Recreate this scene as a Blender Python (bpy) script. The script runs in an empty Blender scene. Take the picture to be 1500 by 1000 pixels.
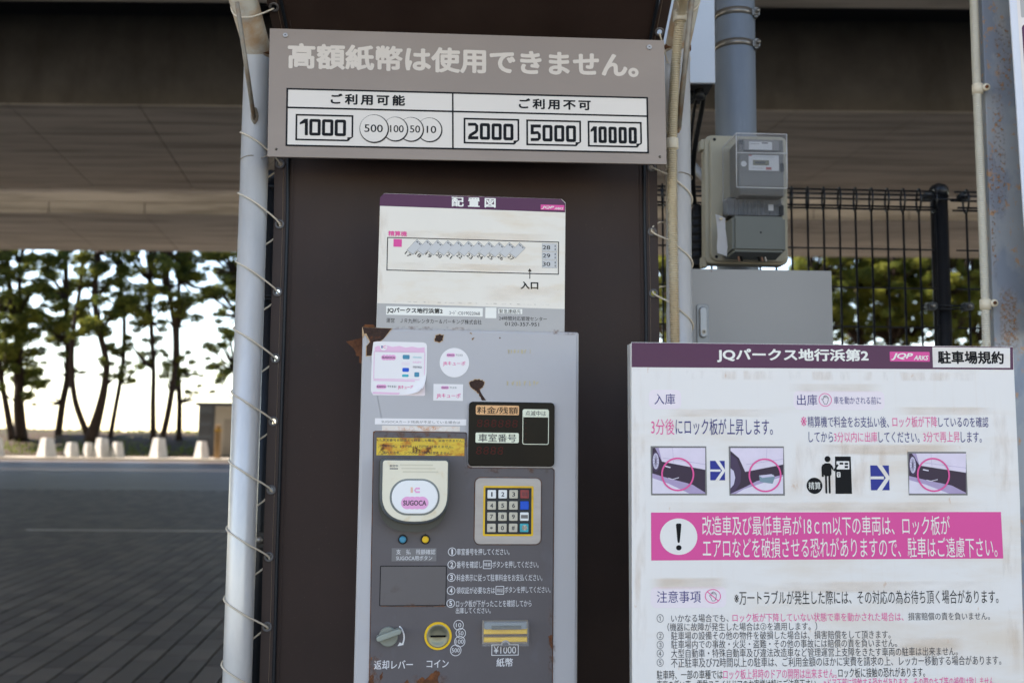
import bpy, bmesh, math, random
from mathutils import Vector, Matrix
from math import radians, tan, sin, cos, pi, atan2, sqrt

random.seed(7)
S = bpy.context.scene
C = S.collection

# ------------------------------------------------------------------ camera
F = 1458.0                      # focal length in photograph pixels (35 mm lens, 1500 px wide)
PITCH, ROLL, EYE = radians(5.4), radians(0.5), 1.5
RC = (Matrix.Rotation(radians(90) + PITCH, 4, 'X') @ Matrix.Rotation(ROLL, 4, 'Z'))
CAMLOC = Vector((0, 0, EYE))
cam_data = bpy.data.cameras.new('camera')
cam = bpy.data.objects.new('camera', cam_data)
C.objects.link(cam)
cam.matrix_world = Matrix.Translation(CAMLOC) @ RC
cam_data.sensor_width = 36.0
cam_data.lens = F * 36.0 / 1500.0
cam_data.clip_start = 0.05
cam_data.clip_end = 6000
cam_data.dof.use_dof = True
cam_data.dof.focus_distance = 1.60
cam_data.dof.aperture_fstop = 5.6
S.camera = cam

# ------------------------------------------------------------------ sky, sun, exposure
SUN_AZ, SUN_EL = radians(-80), radians(48)
w = bpy.data.worlds.new('World')
S.world = w
w.use_nodes = True
nt = w.node_tree
sky = nt.nodes.new('ShaderNodeTexSky')
sky.sky_type = 'NISHITA'
sky.sun_disc = False
sky.sun_elevation = SUN_EL
sky.sun_rotation = SUN_AZ
sky.dust_density = 0.2
sky.air_density = 1.0
bg = nt.nodes['Background']
bg.inputs['Strength'].default_value = 0.15
nt.links.new(sky.outputs[0], bg.inputs[0])
sd = bpy.data.lights.new('sun', 'SUN')
sd.energy = 5.0
sd.angle = radians(0.5)
sd.color = (1.0, 0.95, 0.87)
sun = bpy.data.objects.new('sun', sd)
C.objects.link(sun)
sdir = Vector((sin(SUN_AZ) * cos(SUN_EL), cos(SUN_AZ) * cos(SUN_EL), sin(SUN_EL)))
sun.rotation_euler = sdir.to_track_quat('Z', 'Y').to_euler()
sun.location = (0, 0, 30)
S.view_settings.view_transform = 'Standard'
S.view_settings.look = 'None'
S.view_settings.gamma = 1.0
S.view_settings.use_curve_mapping = False
S.view_settings.exposure = 1.62
S.view_settings.use_white_balance = True      # the photograph is balanced for open shade
S.view_settings.white_balance_temperature = 7150
S.view_settings.white_balance_tint = 15


# ------------------------------------------------------------------ helpers
def ray(px, py):
    return (RC.to_3x3() @ Vector(((px - 750) / F, (500 - py) / F, -1))).normalized()


def at(px, py, Y):
    d = ray(px, py)
    return CAMLOC + d * (Y / d.y)


def ground(px, py, z=0.0):
    d = ray(px, py)
    return CAMLOC + d * ((z - EYE) / d.z)


def lin(c):
    out = []
    for v in c:
        v = v / 255.0
        out.append(v / 12.92 if v <= 0.04045 else ((v + 0.055) / 1.055) ** 2.4)
    return out


GAIN = (1.22, 1.18, 1.10)


def col(c, gain=GAIN):
    if not isinstance(gain, tuple):
        gain = (gain * 1.02, gain * 1.0, gain * .95)
    return tuple(min(0.86, v * q) for v, q in zip(lin(c), gain)) + (1,)


def M(name, c, rough=0.5, metal=0.0, var=0.06, vscale=9, bump=0.0, bscale=250, stains=(), gain=GAIN,
      spec=0.28, stretch=(1, 1, 1), alpha=1.0, coat=0.0):
    m = bpy.data.materials.new(name)
    m.use_nodes = True
    n, l = m.node_tree.nodes, m.node_tree.links
    b = n['Principled BSDF']
    b.inputs['Roughness'].default_value = rough
    b.inputs['Metallic'].default_value = metal
    b.inputs['Specular IOR Level'].default_value = spec
    b.inputs['Coat Weight'].default_value = coat
    b.inputs['Alpha'].default_value = alpha
    base = col(c, gain)
    tc = n.new('ShaderNodeTexCoord')
    mp = n.new('ShaderNodeMapping')
    mp.inputs['Scale'].default_value = stretch
    l.new(tc.outputs['Object'], mp.inputs['Vector'])
    nz = n.new('ShaderNodeTexNoise')
    nz.inputs['Scale'].default_value = vscale
    nz.inputs['Detail'].default_value = 8
    nz.inputs['Roughness'].default_value = 0.65
    l.new(mp.outputs[0], nz.inputs['Vector'])
    rp = n.new('ShaderNodeValToRGB')
    rp.color_ramp.elements[0].position = 0.3
    rp.color_ramp.elements[1].position = 0.7
    rp.color_ramp.elements[0].color = tuple(v * (1 - var) for v in base[:3]) + (1,)
    rp.color_ramp.elements[1].color = tuple(min(0.88, v * (1 + var)) for v in base[:3]) + (1,)
    l.new(nz.outputs[0], rp.inputs[0])
    cur = rp.outputs[0]
    for k, st in enumerate(stains):
        sc, scale, lo, hi, strch = st[:5]
        amt = st[5] if len(st) > 5 else 1.0
        mp2 = n.new('ShaderNodeMapping')
        mp2.inputs['Scale'].default_value = strch
        mp2.inputs['Location'].default_value = (3.7 * k + 1.3, 2.1 * k, 0.4)
        l.new(tc.outputs['Object'], mp2.inputs['Vector'])
        n2 = n.new('ShaderNodeTexNoise')
        n2.inputs['Scale'].default_value = scale
        n2.inputs['Detail'].default_value = 7
        n2.inputs['Roughness'].default_value = 0.6
        l.new(mp2.outputs[0], n2.inputs['Vector'])
        mr = n.new('ShaderNodeMapRange')
        mr.inputs['From Min'].default_value = lo
        mr.inputs['From Max'].default_value = hi
        mr.inputs['To Max'].default_value = amt
        l.new(n2.outputs[0], mr.inputs['Value'])
        mx = n.new('ShaderNodeMix')
        mx.data_type = 'RGBA'
        l.new(mr.outputs[0], mx.inputs['Factor'])
        l.new(cur, mx.inputs['A'])
        mx.inputs['B'].default_value = col(sc, gain)
        cur = mx.outputs['Result']
    l.new(cur, b.inputs['Base Color'])
    if rough > 0.15:
        mr = n.new('ShaderNodeMapRange')
        mr.inputs['To Min'].default_value = max(0.05, rough - 0.1)
        mr.inputs['To Max'].default_value = min(1, rough + 0.1)
        l.new(nz.outputs[0], mr.inputs['Value'])
        l.new(mr.outputs[0], b.inputs['Roughness'])
    if bump > 0:
        n3 = n.new('ShaderNodeTexNoise')
        n3.inputs['Scale'].default_value = bscale
        n3.inputs['Detail'].default_value = 4
        l.new(mp.outputs[0], n3.inputs['Vector'])
        bp = n.new('ShaderNodeBump')
        bp.inputs['Strength'].default_value = bump
        bp.inputs['Distance'].default_value = 0.002
        l.new(n3.outputs[0], bp.inputs['Height'])
        l.new(bp.outputs[0], b.inputs['Normal'])
    return m


def glass_mat(name, c=(225, 228, 232), alpha=0.22, rough=0.12):
    m = bpy.data.materials.new(name)
    m.use_nodes = True
    n, l = m.node_tree.nodes, m.node_tree.links
    out = n['Material Output']
    b = n['Principled BSDF']
    b.inputs['Base Color'].default_value = col(c)
    b.inputs['Roughness'].default_value = rough
    tr = n.new('ShaderNodeBsdfTransparent')
    mx = n.new('ShaderNodeMixShader')
    mx.inputs[0].default_value = alpha
    l.new(tr.outputs[0], mx.inputs[1])
    l.new(b.outputs[0], mx.inputs[2])
    l.new(mx.outputs[0], out.inputs[0])
    return m


def link(name, me, mat=None, parent=None, smooth=False, label=None):
    o = bpy.data.objects.new(name, me)
    C.objects.link(o)
    if mat is not None:
        me.materials.append(mat)
    if parent is not None:
        o.parent = parent
    if smooth:
        me.polygons.foreach_set('use_smooth', [True] * len(me.polygons))
    if label:
        o['label'] = label
    return o


def bm_link(name, bm, mat=None, parent=None, smooth=False, label=None):
    bmesh.ops.recalc_face_normals(bm, faces=bm.faces)
    me = bpy.data.meshes.new(name)
    bm.to_mesh(me)
    bm.free()
    return link(name, me, mat, parent, smooth, label)


def tag(o, label, cat, group=None, kind=None):
    if label:
        o['label'] = label
    if cat:
        o['category'] = cat
    if group:
        o['group'] = group
    if kind:
        o['kind'] = kind
    return o


def thing(name, label, cat, loc=(0, 0, 0), group=None):
    o = bpy.data.objects.new(name, None)
    o.empty_display_size = 0.1
    C.objects.link(o)
    o.location = loc
    return tag(o, label, cat, group)


def structure(o):
    o['kind'] = 'structure'
    return o


def box(bm, x0, x1, y0, y1, z0, z1):
    vs = [bm.verts.new(p) for p in ((x0, y0, z0), (x1, y0, z0), (x1, y1, z0), (x0, y1, z0),
                                    (x0, y0, z1), (x1, y0, z1), (x1, y1, z1), (x0, y1, z1))]
    for f in ((3, 2, 1, 0), (4, 5, 6, 7), (0, 1, 5, 4), (1, 2, 6, 5), (2, 3, 7, 6), (3, 0, 4, 7)):
        bm.faces.new([vs[i] for i in f])
    return vs


def box_obj(name, x0, x1, y0, y1, z0, z1, mat, parent=None, bevel=0.0, label=None):
    bm = bmesh.new()
    box(bm, x0, x1, y0, y1, z0, z1)
    if bevel:
        bmesh.ops.bevel(bm, geom=list(bm.edges), offset=bevel, segments=3, profile=0.5, affect='EDGES')
    return bm_link(name, bm, mat, parent, label=label)


def tube_bm(bm, pts, rad, seg=12, cap=True, flat=None):
    pts = [Vector(p) for p in pts]
    n = len(pts)
    rads = rad if isinstance(rad, (list, tuple)) else [rad] * n
    t0 = (pts[1] - pts[0]).normalized()
    up = Vector((0, 0, 1)) if abs(t0.z) < 0.9 else Vector((1, 0, 0))
    a = t0.cross(up).normalized()
    rings = []
    prev = t0
    for i in range(n):
        if i == 0:
            t = t0
        elif i == n - 1:
            t = (pts[-1] - pts[-2]).normalized()
        else:
            t = ((pts[i] - pts[i - 1]).normalized() + (pts[i + 1] - pts[i]).normalized())
            t = t.normalized() if t.length > 1e-6 else prev
        q = prev.rotation_difference(t)
        a = (q @ a).normalized()
        prev = t
        b = t.cross(a).normalized()
        ring = []
        for k in range(seg):
            th = 2 * pi * k / seg
            ca, sa = cos(th), sin(th)
            if flat:
                ca *= flat[0]
                sa *= flat[1]
            ring.append(bm.verts.new(pts[i] + (a * ca + b * sa) * rads[i]))
        rings.append(ring)
    for i in range(n - 1):
        for k in range(seg):
            k2 = (k + 1) % seg
            bm.faces.new((rings[i][k], rings[i][k2], rings[i + 1][k2], rings[i + 1][k]))
    if cap:
        bm.faces.new(rings[0][::-1])
        bm.faces.new(rings[-1])


def tube(name, pts, rad, mat, parent=None, seg=12, label=None, cap=True, flat=None):
    bm = bmesh.new()
    tube_bm(bm, pts, rad, seg, cap, flat)
    o = bm_link(name, bm, mat, parent, smooth=True, label=label)
    return o


def rrect(x0, y0, x1, y1, r, n=6):
    """rounded rectangle outline, x0<x1, y0<y1 in local metres; r one value or four (tl,tr,br,bl)"""
    rs = r if isinstance(r, (list, tuple)) else (r,) * 4
    pts = []
    for (cx, cy, a0, q) in ((x1, y1, 0, rs[1]), (x0, y1, 90, rs[0]), (x0, y0, 180, rs[3]), (x1, y0, 270, rs[2])):
        if q <= 0:
            pts.append((cx, cy))
            continue
        ox = cx - q if cx == x1 else cx + q
        oy = cy - q if cy == y1 else cy + q
        for k in range(n + 1):
            a = radians(a0 + 90 * k / n)
            pts.append((ox + q * cos(a), oy + q * sin(a)))
    return pts


def offset_poly(pts, d):
    n = len(pts)
    area = sum(pts[i][0] * pts[(i + 1) % n][1] - pts[(i + 1) % n][0] * pts[i][1] for i in range(n))
    s = 1 if area > 0 else -1
    out = []
    for i in range(n):
        p0, p1, p2 = pts[i - 1], pts[i], pts[(i + 1) % n]
        e1 = Vector((p1[0] - p0[0], p1[1] - p0[1]))
        e2 = Vector((p2[0] - p1[0], p2[1] - p1[1]))
        if e1.length < 1e-9 or e2.length < 1e-9:
            out.append(p1)
            continue
        e1.normalize()
        e2.normalize()
        n1, n2 = Vector((-e1.y, e1.x)) * s, Vector((-e2.y, e2.x)) * s
        m = n1 + n2
        if m.length < 1e-6:
            out.append(p1)
            continue
        m.normalize()
        k = d / max(0.4, m.dot(n1))
        out.append((p1[0] + m.x * k, p1[1] + m.y * k))
    return out


def prism_bm(bm, pts, z0, z1, bevel=0.0, top=True, bottom=True):
    rows = []
    if bevel:
        rows = [(pts, z0), (pts, z1 - bevel), (offset_poly(pts, bevel * 0.3), z1 - bevel * 0.3), (offset_poly(pts, bevel), z1)]
    else:
        rows = [(pts, z0), (pts, z1)]
    rings = [[bm.verts.new((p[0], p[1], z)) for p in pp] for pp, z in rows]
    n = len(pts)
    for a, b in zip(rings, rings[1:]):
        for k in range(n):
            bm.faces.new((a[k], a[(k + 1) % n], b[(k + 1) % n], b[k]))
    if top:
        bm.faces.new(rings[-1])
    if bottom:
        bm.faces.new(rings[0][::-1])


def text_mesh(body, bold=0.0, spacing=1.0, shear=0.0, res=3):
    me = text_mesh0(body, 0.0, spacing, shear, res)
    if bold < 0.009:
        return me
    if bold > 0.018:
        offs = [(cos(2 * pi * k / 8) * bold, sin(2 * pi * k / 8) * bold) for k in range(8)]
    else:
        offs = [(-bold, 0), (bold, 0), (0, bold * .7)]
    bm = bmesh.new()
    for k, (dx, dy) in enumerate(offs):
        n0 = len(bm.verts)
        bm.from_mesh(me)
        bm.verts.ensure_lookup_table()
        for v in bm.verts[n0:]:
            v.co.x += dx
            v.co.y += dy
            v.co.z = .0012 * k
    out = bpy.data.meshes.new('lettering')
    bm.to_mesh(out)
    bm.free()
    bpy.data.meshes.remove(me)
    return out


def text_mesh0(body, bold=0.0, spacing=1.0, shear=0.0, res=3):
    c = bpy.data.curves.new('lettering', 'FONT')
    c.body = body
    c.offset = bold
    c.space_character = spacing
    c.shear = shear
    c.resolution_u = res
    o = bpy.data.objects.new('lettering_source', c)
    C.objects.link(o)
    dg = bpy.context.evaluated_depsgraph_get()
    me = bpy.data.meshes.new_from_object(o.evaluated_get(dg))
    bpy.data.objects.remove(o)
    bpy.data.curves.remove(c)
    me.materials.clear()
    return me


class Panel:
    """A flat, upright face that stands at a real place; u runs along it, v up, w out of it."""

    def __init__(self, name, label, cat, ref, depth, yaw, tl, tr, drop=0.0, group=None):
        self.n = Vector((sin(yaw), -cos(yaw), 0))
        self.p = at(ref[0], ref[1], depth)
        self.w = 0.0
        a, b = self.hit(*tl), self.hit(*tr)
        self.U = (b - a).normalized()
        self.V = self.n.cross(self.U).normalized()
        self.O = a - self.V * drop
        self.w = 0.0
        mat = Matrix((self.U, self.V, self.n)).transposed().to_4x4()
        mat.translation = self.O
        self.root = bpy.data.objects.new(name, None)
        self.root.empty_display_size = 0.05
        C.objects.link(self.root)
        self.root.matrix_world = mat
        tag(self.root, label, cat, group)

    def hit(self, px, py):
        d = ray(px, py)
        t = (self.p + self.n * self.w - CAMLOC).dot(self.n) / d.dot(self.n)
        return CAMLOC + d * t

    def uv(self, px, py):
        q = self.hit(px, py) - self.O
        return (q.dot(self.U), q.dot(self.V))

    def ppm(self, px, py):
        a, b = self.uv(px, py), self.uv(px + 1, py)
        return sqrt((a[0] - b[0]) ** 2 + (a[1] - b[1]) ** 2)

    def box2(self, x0, y0, x1, y1):
        a, b = self.uv(x0, y0), self.uv(x1, y1)
        return a[0], b[1], b[0], a[1]

    def rect(self, name, x0, y0, x1, y1, z0, z1, mat, r=0, bevel=0.0, parent=None, label=None, n=6):
        u0, v0, u1, v1 = self.box2(x0, y0, x1, y1)
        s = self.ppm(x0, y0)
        rr = tuple(q * s for q in r) if isinstance(r, (tuple, list)) else r * s
        pts = rrect(u0, v0, u1, v1, rr, n)
        return self.prism(name, pts, z0, z1, mat, bevel, parent, label)

    def prism(self, name, pts, z0, z1, mat, bevel=0.0, parent=None, label=None):
        bm = bmesh.new()
        if z0 is None:
            bm.faces.new([bm.verts.new((p[0], p[1], z1)) for p in pts])
            me = bpy.data.meshes.new(name)
            bm.to_mesh(me)
            bm.free()
            if me.polygons[0].normal.z < 0:
                me.flip_normals()
            return link(name, me, mat, parent or self.root, label=label)
        prism_bm(bm, pts, z0, z1, bevel)
        return bm_link(name, bm, mat, parent or self.root, label=label)

    def poly(self, name, pxs, z0, z1, mat, bevel=0.0, parent=None, label=None):
        return self.prism(name, [self.uv(*p) for p in pxs], z0, z1, mat, bevel, parent, label)

    def disc(self, name, cx, cy, rx, z0, z1, mat, ry=None, bevel=0.0, parent=None, label=None, n=32):
        s = self.ppm(cx, cy)
        u, v = self.uv(cx, cy)
        ry = ry or rx
        pts = [(u + rx * s * cos(2 * pi * k / n), v + ry * s * sin(2 * pi * k / n)) for k in range(n)]
        return self.prism(name, pts, z0, z1, mat, bevel, parent, label)

    def loop(self, name, outer, inner, z0, z1, mat, parent=None, label=None):
        bm = bmesh.new()
        n = len(outer)
        if z0 is None:
            a = [bm.verts.new((p[0], p[1], z1)) for p in outer]
            b = [bm.verts.new((p[0], p[1], z1)) for p in inner]
            for k in range(n):
                bm.faces.new((a[k], a[(k + 1) % n], b[(k + 1) % n], b[k]))
        else:
            rr = [[bm.verts.new((p[0], p[1], z)) for p in q] for q, z in
                  ((outer, z0), (outer, z1), (inner, z1), (inner, z0))]
            for a, b in zip(rr, rr[1:] + rr[:1]):
                for k in range(n):
                    bm.faces.new((a[k], a[(k + 1) % n], b[(k + 1) % n], b[k]))
        return bm_link(name, bm, mat, parent or self.root, label=label)

    def frame(self, name, x0, y0, x1, y1, th, z0, z1, mat, r=0, parent=None, label=None):
        u0, v0, u1, v1 = self.box2(x0, y0, x1, y1)
        s = self.ppm(x0, y0)
        t = th * s
        q = max(r * s, 1e-5)
        return self.loop(name, rrect(u0, v0, u1, v1, q), rrect(u0 + t, v0 + t, u1 - t, v1 - t, max(q - t, 1e-5)), z0, z1, mat, parent, label)

    def ring(self, name, cx, cy, r, th, z0, z1, mat, parent=None, n=36, ry=None, label=None):
        s = self.ppm(cx, cy)
        u, v = self.uv(cx, cy)
        ry = ry or r
        o = [(u + r * s * cos(2 * pi * k / n), v + ry * s * sin(2 * pi * k / n)) for k in range(n)]
        i = [(u + (r - th) * s * cos(2 * pi * k / n), v + (ry - th) * s * sin(2 * pi * k / n)) for k in range(n)]
        return self.loop(name, o, i, z0, z1, mat, parent, label)

    def line(self, name, pxs, th, z, mat, parent=None):
        """an open printed line of given px thickness"""
        pts = [Vector(self.uv(*p)) for p in pxs]
        h = th * self.ppm(*pxs[0]) / 2
        bm = bmesh.new()
        L, R_ = [], []
        for i, p in enumerate(pts):
            t = (pts[min(i + 1, len(pts) - 1)] - pts[max(i - 1, 0)]).normalized()
            nn = Vector((-t.y, t.x)) * h
            L.append(bm.verts.new((p.x + nn.x, p.y + nn.y, z)))
            R_.append(bm.verts.new((p.x - nn.x, p.y - nn.y, z)))
        for i in range(len(pts) - 1):
            bm.faces.new((L[i], L[i + 1], R_[i + 1], R_[i]))
        return bm_link(name, bm, mat, parent or self.root)

    def text(self, body, x0, y0, x1, y1, z, mat, bold=0.0, spacing=1.0, shear=0.0, parent=None, res=3, name='lettering', rot=None):
        me = text_mesh(body, bold, spacing, shear, res)
        n = len(me.vertices)
        co = [0.0] * (3 * n)
        me.vertices.foreach_get('co', co)
        xs, ys = co[0::3], co[1::3]
        a, b, c, d = min(xs), max(xs), min(ys), max(ys)
        u0, v0, u1, v1 = self.box2(x0, y0, x1, y1)
        sx, sy = (u1 - u0) / (b - a), (v1 - v0) / (d - c)
        for i in range(n):
            X, Y = u0 + (co[3 * i] - a) * sx, v0 + (co[3 * i + 1] - c) * sy
            if rot:
                cx, cy = (u0 + u1) / 2, (v0 + v1) / 2
                dx, dy = X - cx, Y - cy
                X, Y = cx + dx * cos(rot) - dy * sin(rot), cy + dx * sin(rot) + dy * cos(rot)
            co[3 * i], co[3 * i + 1], co[3 * i + 2] = X, Y, z + co[3 * i + 2] * .012
        me.vertices.foreach_set('co', co)
        me.name = name
        return link(name, me, mat, parent or self.root)


# ------------------------------------------------------------------ materials
RUST = (96, 52, 30)
m_galv = M('galvanised_pole', (192, 192, 194), rough=0.36, metal=0.3, var=0.12, vscale=14, stretch=(1, 1, 0.3), bump=0.05,
           stains=((((190, 196, 206)), 30, 0.55, 0.8, (1, 1, 0.25), 0.5), ((150, 130, 110), 18, 0.66, 0.8, (1, 1, 0.5), 0.35)))
m_galv_old = M('stained_galvanised', (166, 162, 154), rough=0.5, metal=0.2, var=0.15, vscale=12,
               stains=(((150, 116, 80), 14, 0.46, 0.62, (1, 1, 0.6), 0.8),))
m_rust = M('rust', (92, 58, 40), rough=0.9, var=0.45, vscale=70, bump=0.6, bscale=300, stains=(((140, 84, 44), 50, 0.52, 0.7, (1, 1, 1), 0.7),))
m_rust_dark = M('dark_rust', (58, 43, 38), rough=0.85, var=0.4, vscale=90, bump=0.8, bscale=400, stains=(((110, 62, 34), 60, 0.58, 0.72, (1, 1, 1), 0.6),))
m_rust_halo = M('rust_bloom', (178, 150, 120), rough=0.8, var=0.2, vscale=60, stains=(((150, 96, 56), 90, 0.5, 0.7, (1, 1, 1), 0.6),))
m_rustbar = M('rusty_bar', (136, 130, 122), rough=0.6, metal=0.2, var=0.2, vscale=40, stains=(((130, 98, 68), 28, 0.5, 0.68, (1, 1, 1), 0.8),))
m_cord = M('weathered_cord', (196, 186, 172), rough=0.85, var=0.12, vscale=60)
m_wire = M('steel_wire', (150, 140, 128), rough=0.5, metal=0.5)
m_tarp = M('brown_vinyl', (47, 34, 30), rough=0.62, var=0.16, vscale=7, bump=0.6, bscale=14, spec=0.3,
           stains=(((92, 84, 78), 380, 0.66, 0.73, (1, 1, 1), 0.8), ((62, 50, 44), 3, 0.45, 0.7, (1, 1, 0.4), 0.5)))
m_hem = M('brown_hem', (56, 45, 42), rough=0.6, var=0.1, vscale=20)
m_piping = M('black_piping', (24, 28, 34), rough=0.4)
m_stitch = M('stitching', (120, 104, 92), rough=0.9)
m_eyelet = M('dark_eyelet', (92, 90, 92), rough=0.5, metal=0.4)
m_sign = M('taupe_sign', (136, 124, 117), rough=0.42, var=0.025, vscale=5, bump=0.06, bscale=500,
           stains=(((150, 138, 130), 3.0, 0.45, 0.7, (1, 2, 1), 0.5), ((104, 92, 84), 60, 0.7, 0.8, (1, 1, 1), 0.5)))
m_signtxt = M('pale_sign_letter', (196, 186, 178), rough=0.55, var=0.03)
m_signtab = M('sign_table_white', (205, 198, 193), rough=0.45, var=0.02, vscale=4)
m_ink = M('black_ink', (20, 21, 24), rough=0.5, var=0.0, spec=0.12)
m_inkgrey = M('dark_grey_ink', (66, 66, 72), rough=0.55, var=0.0, spec=0.12)
m_navy = M('navy_ink', (48, 46, 110), rough=0.5, var=0.0, spec=0.12)
m_pinkink = M('pink_ink', (214, 84, 146), rough=0.5, var=0.02)
m_pink = M('pink_print', (208, 74, 144), rough=0.42, var=0.03, vscale=3)
m_purple = M('purple_print', (80, 42, 70), rough=0.4, var=0.05, vscale=6, stains=(((120, 90, 100), 120, 0.7, 0.8, (1, 1, 1), 0.5),))
m_board = M('weathered_white_board', (214, 211, 211), rough=0.42, var=0.02, vscale=3, coat=0.0,
            stains=(((200, 184, 166), 6, 0.50, 0.70, (0.5, 2.0, 1), 0.6), ((186, 142, 100), 38, 0.67, 0.75, (1.3, 0.6, 1), 0.8),
                    ((200, 184, 170), 50, 0.56, 0.8, (2.2, 0.12, 1), 0.18)))
m_board2 = M('yellowed_white_plate', (214, 208, 200), rough=0.4, var=0.025, vscale=6,
             stains=(((204, 186, 160), 14, 0.52, 0.7, (0.5, 1.8, 1), 0.55), ((176, 136, 100), 60, 0.70, 0.78, (1.4, 0.6, 1), 0.8)))
m_edge = M('aluminium_edge', (176, 176, 178), rough=0.4, metal=0.3, var=0.1, vscale=30)
m_white = M('white_print', (222, 218, 214), rough=0.5, var=0.02)
m_grey = M('grey_print', (163, 161, 161), rough=0.45, var=0.03)
m_baygrey = M('bay_grey_print', (186, 186, 188), rough=0.5, var=0.02)
m_midgrey = M('frame_grey_print', (112, 110, 110), rough=0.5, var=0.02)
m_lav = M('lavender_print', (218, 208, 216), rough=0.45, var=0.03)
m_blue = M('arrow_blue_print', (34, 46, 132), rough=0.45, var=0.02)
m_body = M('grey_machine_paint', (169, 168, 173), rough=0.45, var=0.03, vscale=6, bump=0.10, bscale=90,
           stains=(((176, 166, 156), 12, 0.60, 0.8, (1, 0.6, 1), 0.35), ((120, 84, 60), 110, 0.73, 0.78, (1, 1, 1), 0.8)))
m_panel = M('charcoal_panel_paint', (87, 83, 87), rough=0.42, var=0.06, vscale=9, bump=0.06, bscale=160,
            stains=(((100, 100, 110), 16, 0.58, 0.8, (1.4, 1, 1), 0.4), ((96, 66, 52), 45, 0.70, 0.77, (1, 1, 1), 0.8)))
m_rustline = M('rust_line', (104, 72, 56), rough=0.9, var=0.35, vscale=50, stains=(((66, 58, 58), 40, 0.45, 0.6, (1, 1, 1), 0.8),))
m_black = M('black_display', (7, 7, 8), rough=0.22, var=0.0, spec=0.12)
m_blackp = M('black_plastic', (30, 31, 34), rough=0.45, var=0.05)
m_digit = M('unlit_red_digit', (68, 28, 24), rough=0.4, var=0.0, spec=.1)
m_orange = M('orange_label', (232, 168, 122), rough=0.5)
m_cream = M('cream_label', (214, 218, 200), rough=0.5)
m_readerface = M('yellowed_reader_face', (212, 206, 190), rough=0.42, var=0.03, vscale=12,
                 stains=(((196, 172, 128), 34, 0.56, 0.72, (1, 1, 1), 0.6),))
m_reader = M('slate_reader_shell', (76, 80, 84), rough=0.4, var=0.05)
m_readerlow = M('reader_underside', (66, 66, 62), rough=0.4, var=0.1, vscale=25)
m_oval = M('white_reader_pad', (224, 220, 224), rough=0.3, var=0.01)
m_logopink = M('logo_pink', (236, 156, 200), rough=0.4, var=0.01)
m_logosalmon = M('logo_salmon', (226, 178, 160), rough=0.4, var=0.01)
m_steel = M('brushed_steel', (152, 149, 150), rough=0.35, metal=0.3, var=0.12, vscale=6, stretch=(1, 8, 1), bump=0.05)
m_yellow = M('yellow_trim', (226, 172, 40), rough=0.45, var=0.12, vscale=30, stains=(((140, 100, 50), 50, 0.6, 0.75, (1, 1, 1), 0.6),))
m_yellowst = M('rusted_yellow_sticker', (206, 176, 66), rough=0.6, var=0.08, vscale=40,
               stains=(((176, 104, 44), 45, 0.47, 0.60, (1, 1.3, 1), 0.9), ((84, 42, 26), 70, 0.57, 0.64, (1, 1, 1), 0.95)))
m_key = M('worn_beige_key', (186, 180, 166), rough=0.5, var=0.1, vscale=60)
m_keyw = M('white_key', (220, 220, 222), rough=0.45, var=0.04)
m_keyred = M('faded_red_key', (140, 66, 66), rough=0.5, var=0.15, vscale=80)
m_keyblue = M('blue_key', (8, 78, 190), rough=0.4, var=0.03)
m_keycyan = M('cyan_key', (52, 160, 176), rough=0.45, var=0.15, vscale=90)
m_ledblue = M('blue_button', (54, 128, 158), rough=0.3)
m_plate = M('grey_label_plate', (112, 110, 112), rough=0.5)
m_ptext = M('pale_machine_ink', (206, 206, 212), rough=0.5, var=0.0)
m_lever = M('grey_plastic_lever', (122, 126, 120), rough=0.45, var=0.06)
m_dish = M('coin_dish_metal', (120, 120, 106), rough=0.35, metal=0.6, var=0.12, vscale=30)
m_clear = glass_mat('clear_plastic', alpha=0.07, rough=0.15)
m_meterglass = glass_mat('scratched_clear_cover', (170, 172, 178), alpha=0.10, rough=0.12)
m_sticker = M('white_sticker', (226, 216, 220), rough=0.4, var=0.02)
m_stickerpink = M('sticker_pink', (232, 178, 206), rough=0.45, var=0.03)
m_tarn = M('yellow_residue', (176, 166, 140), rough=0.7, var=0.1)
m_conduit = M('yellowed_conduit', (172, 160, 138), rough=0.5, var=0.08, vscale=12, stains=(((150, 122, 84), 9, 0.5, 0.75, (1, 1, 0.4), 0.6),))
m_conduit2 = M('beige_conduit', (176, 172, 162), rough=0.5, var=0.06, vscale=12)
m_clamp = M('cream_clamp', (196, 186, 168), rough=0.5, var=0.08)
m_post = M('painted_grey_post', (140, 144, 151), rough=0.5, metal=0.15, var=0.1, vscale=6,
           stains=(((112, 120, 136), 9, 0.50, 0.56, (1, 1, 0.6), 0.8), ((170, 128, 90), 85, 0.57, 0.66, (1, 1, 0.7), 0.8), ((124, 132, 146), 5, 0.48, 0.5, (1, 1, .6), .5)))
m_fence = M('black_fence_paint', (20, 22, 26), rough=0.35, var=0.05)
m_meterbase = M('beige_meter_board', (150, 145, 130), rough=0.5, var=0.04)
m_meter = M('grey_meter_body', (94, 94, 93), rough=0.5, var=0.04, bump=0.05)
m_meterdark = M('dark_meter_inside', (50, 50, 52), rough=0.5, var=0.06)
m_meterlabel = M('meter_label', (176, 178, 184), rough=0.5)
m_lcd = M('lcd_green', (96, 94, 72), rough=0.3)
m_box = M('pale_enclosure_paint', (176, 184, 196), rough=0.45, var=0.02)
m_box2 = M('grey_enclosure_paint', (152, 152, 154), rough=0.45, var=0.025, vscale=5, bump=0.05, bscale=300)
m_cable = M('black_cable', (18, 18, 20), rough=0.5)
m_tagp = M('white_tag_paper', (206, 208, 216), rough=0.7, var=0.03)
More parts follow.
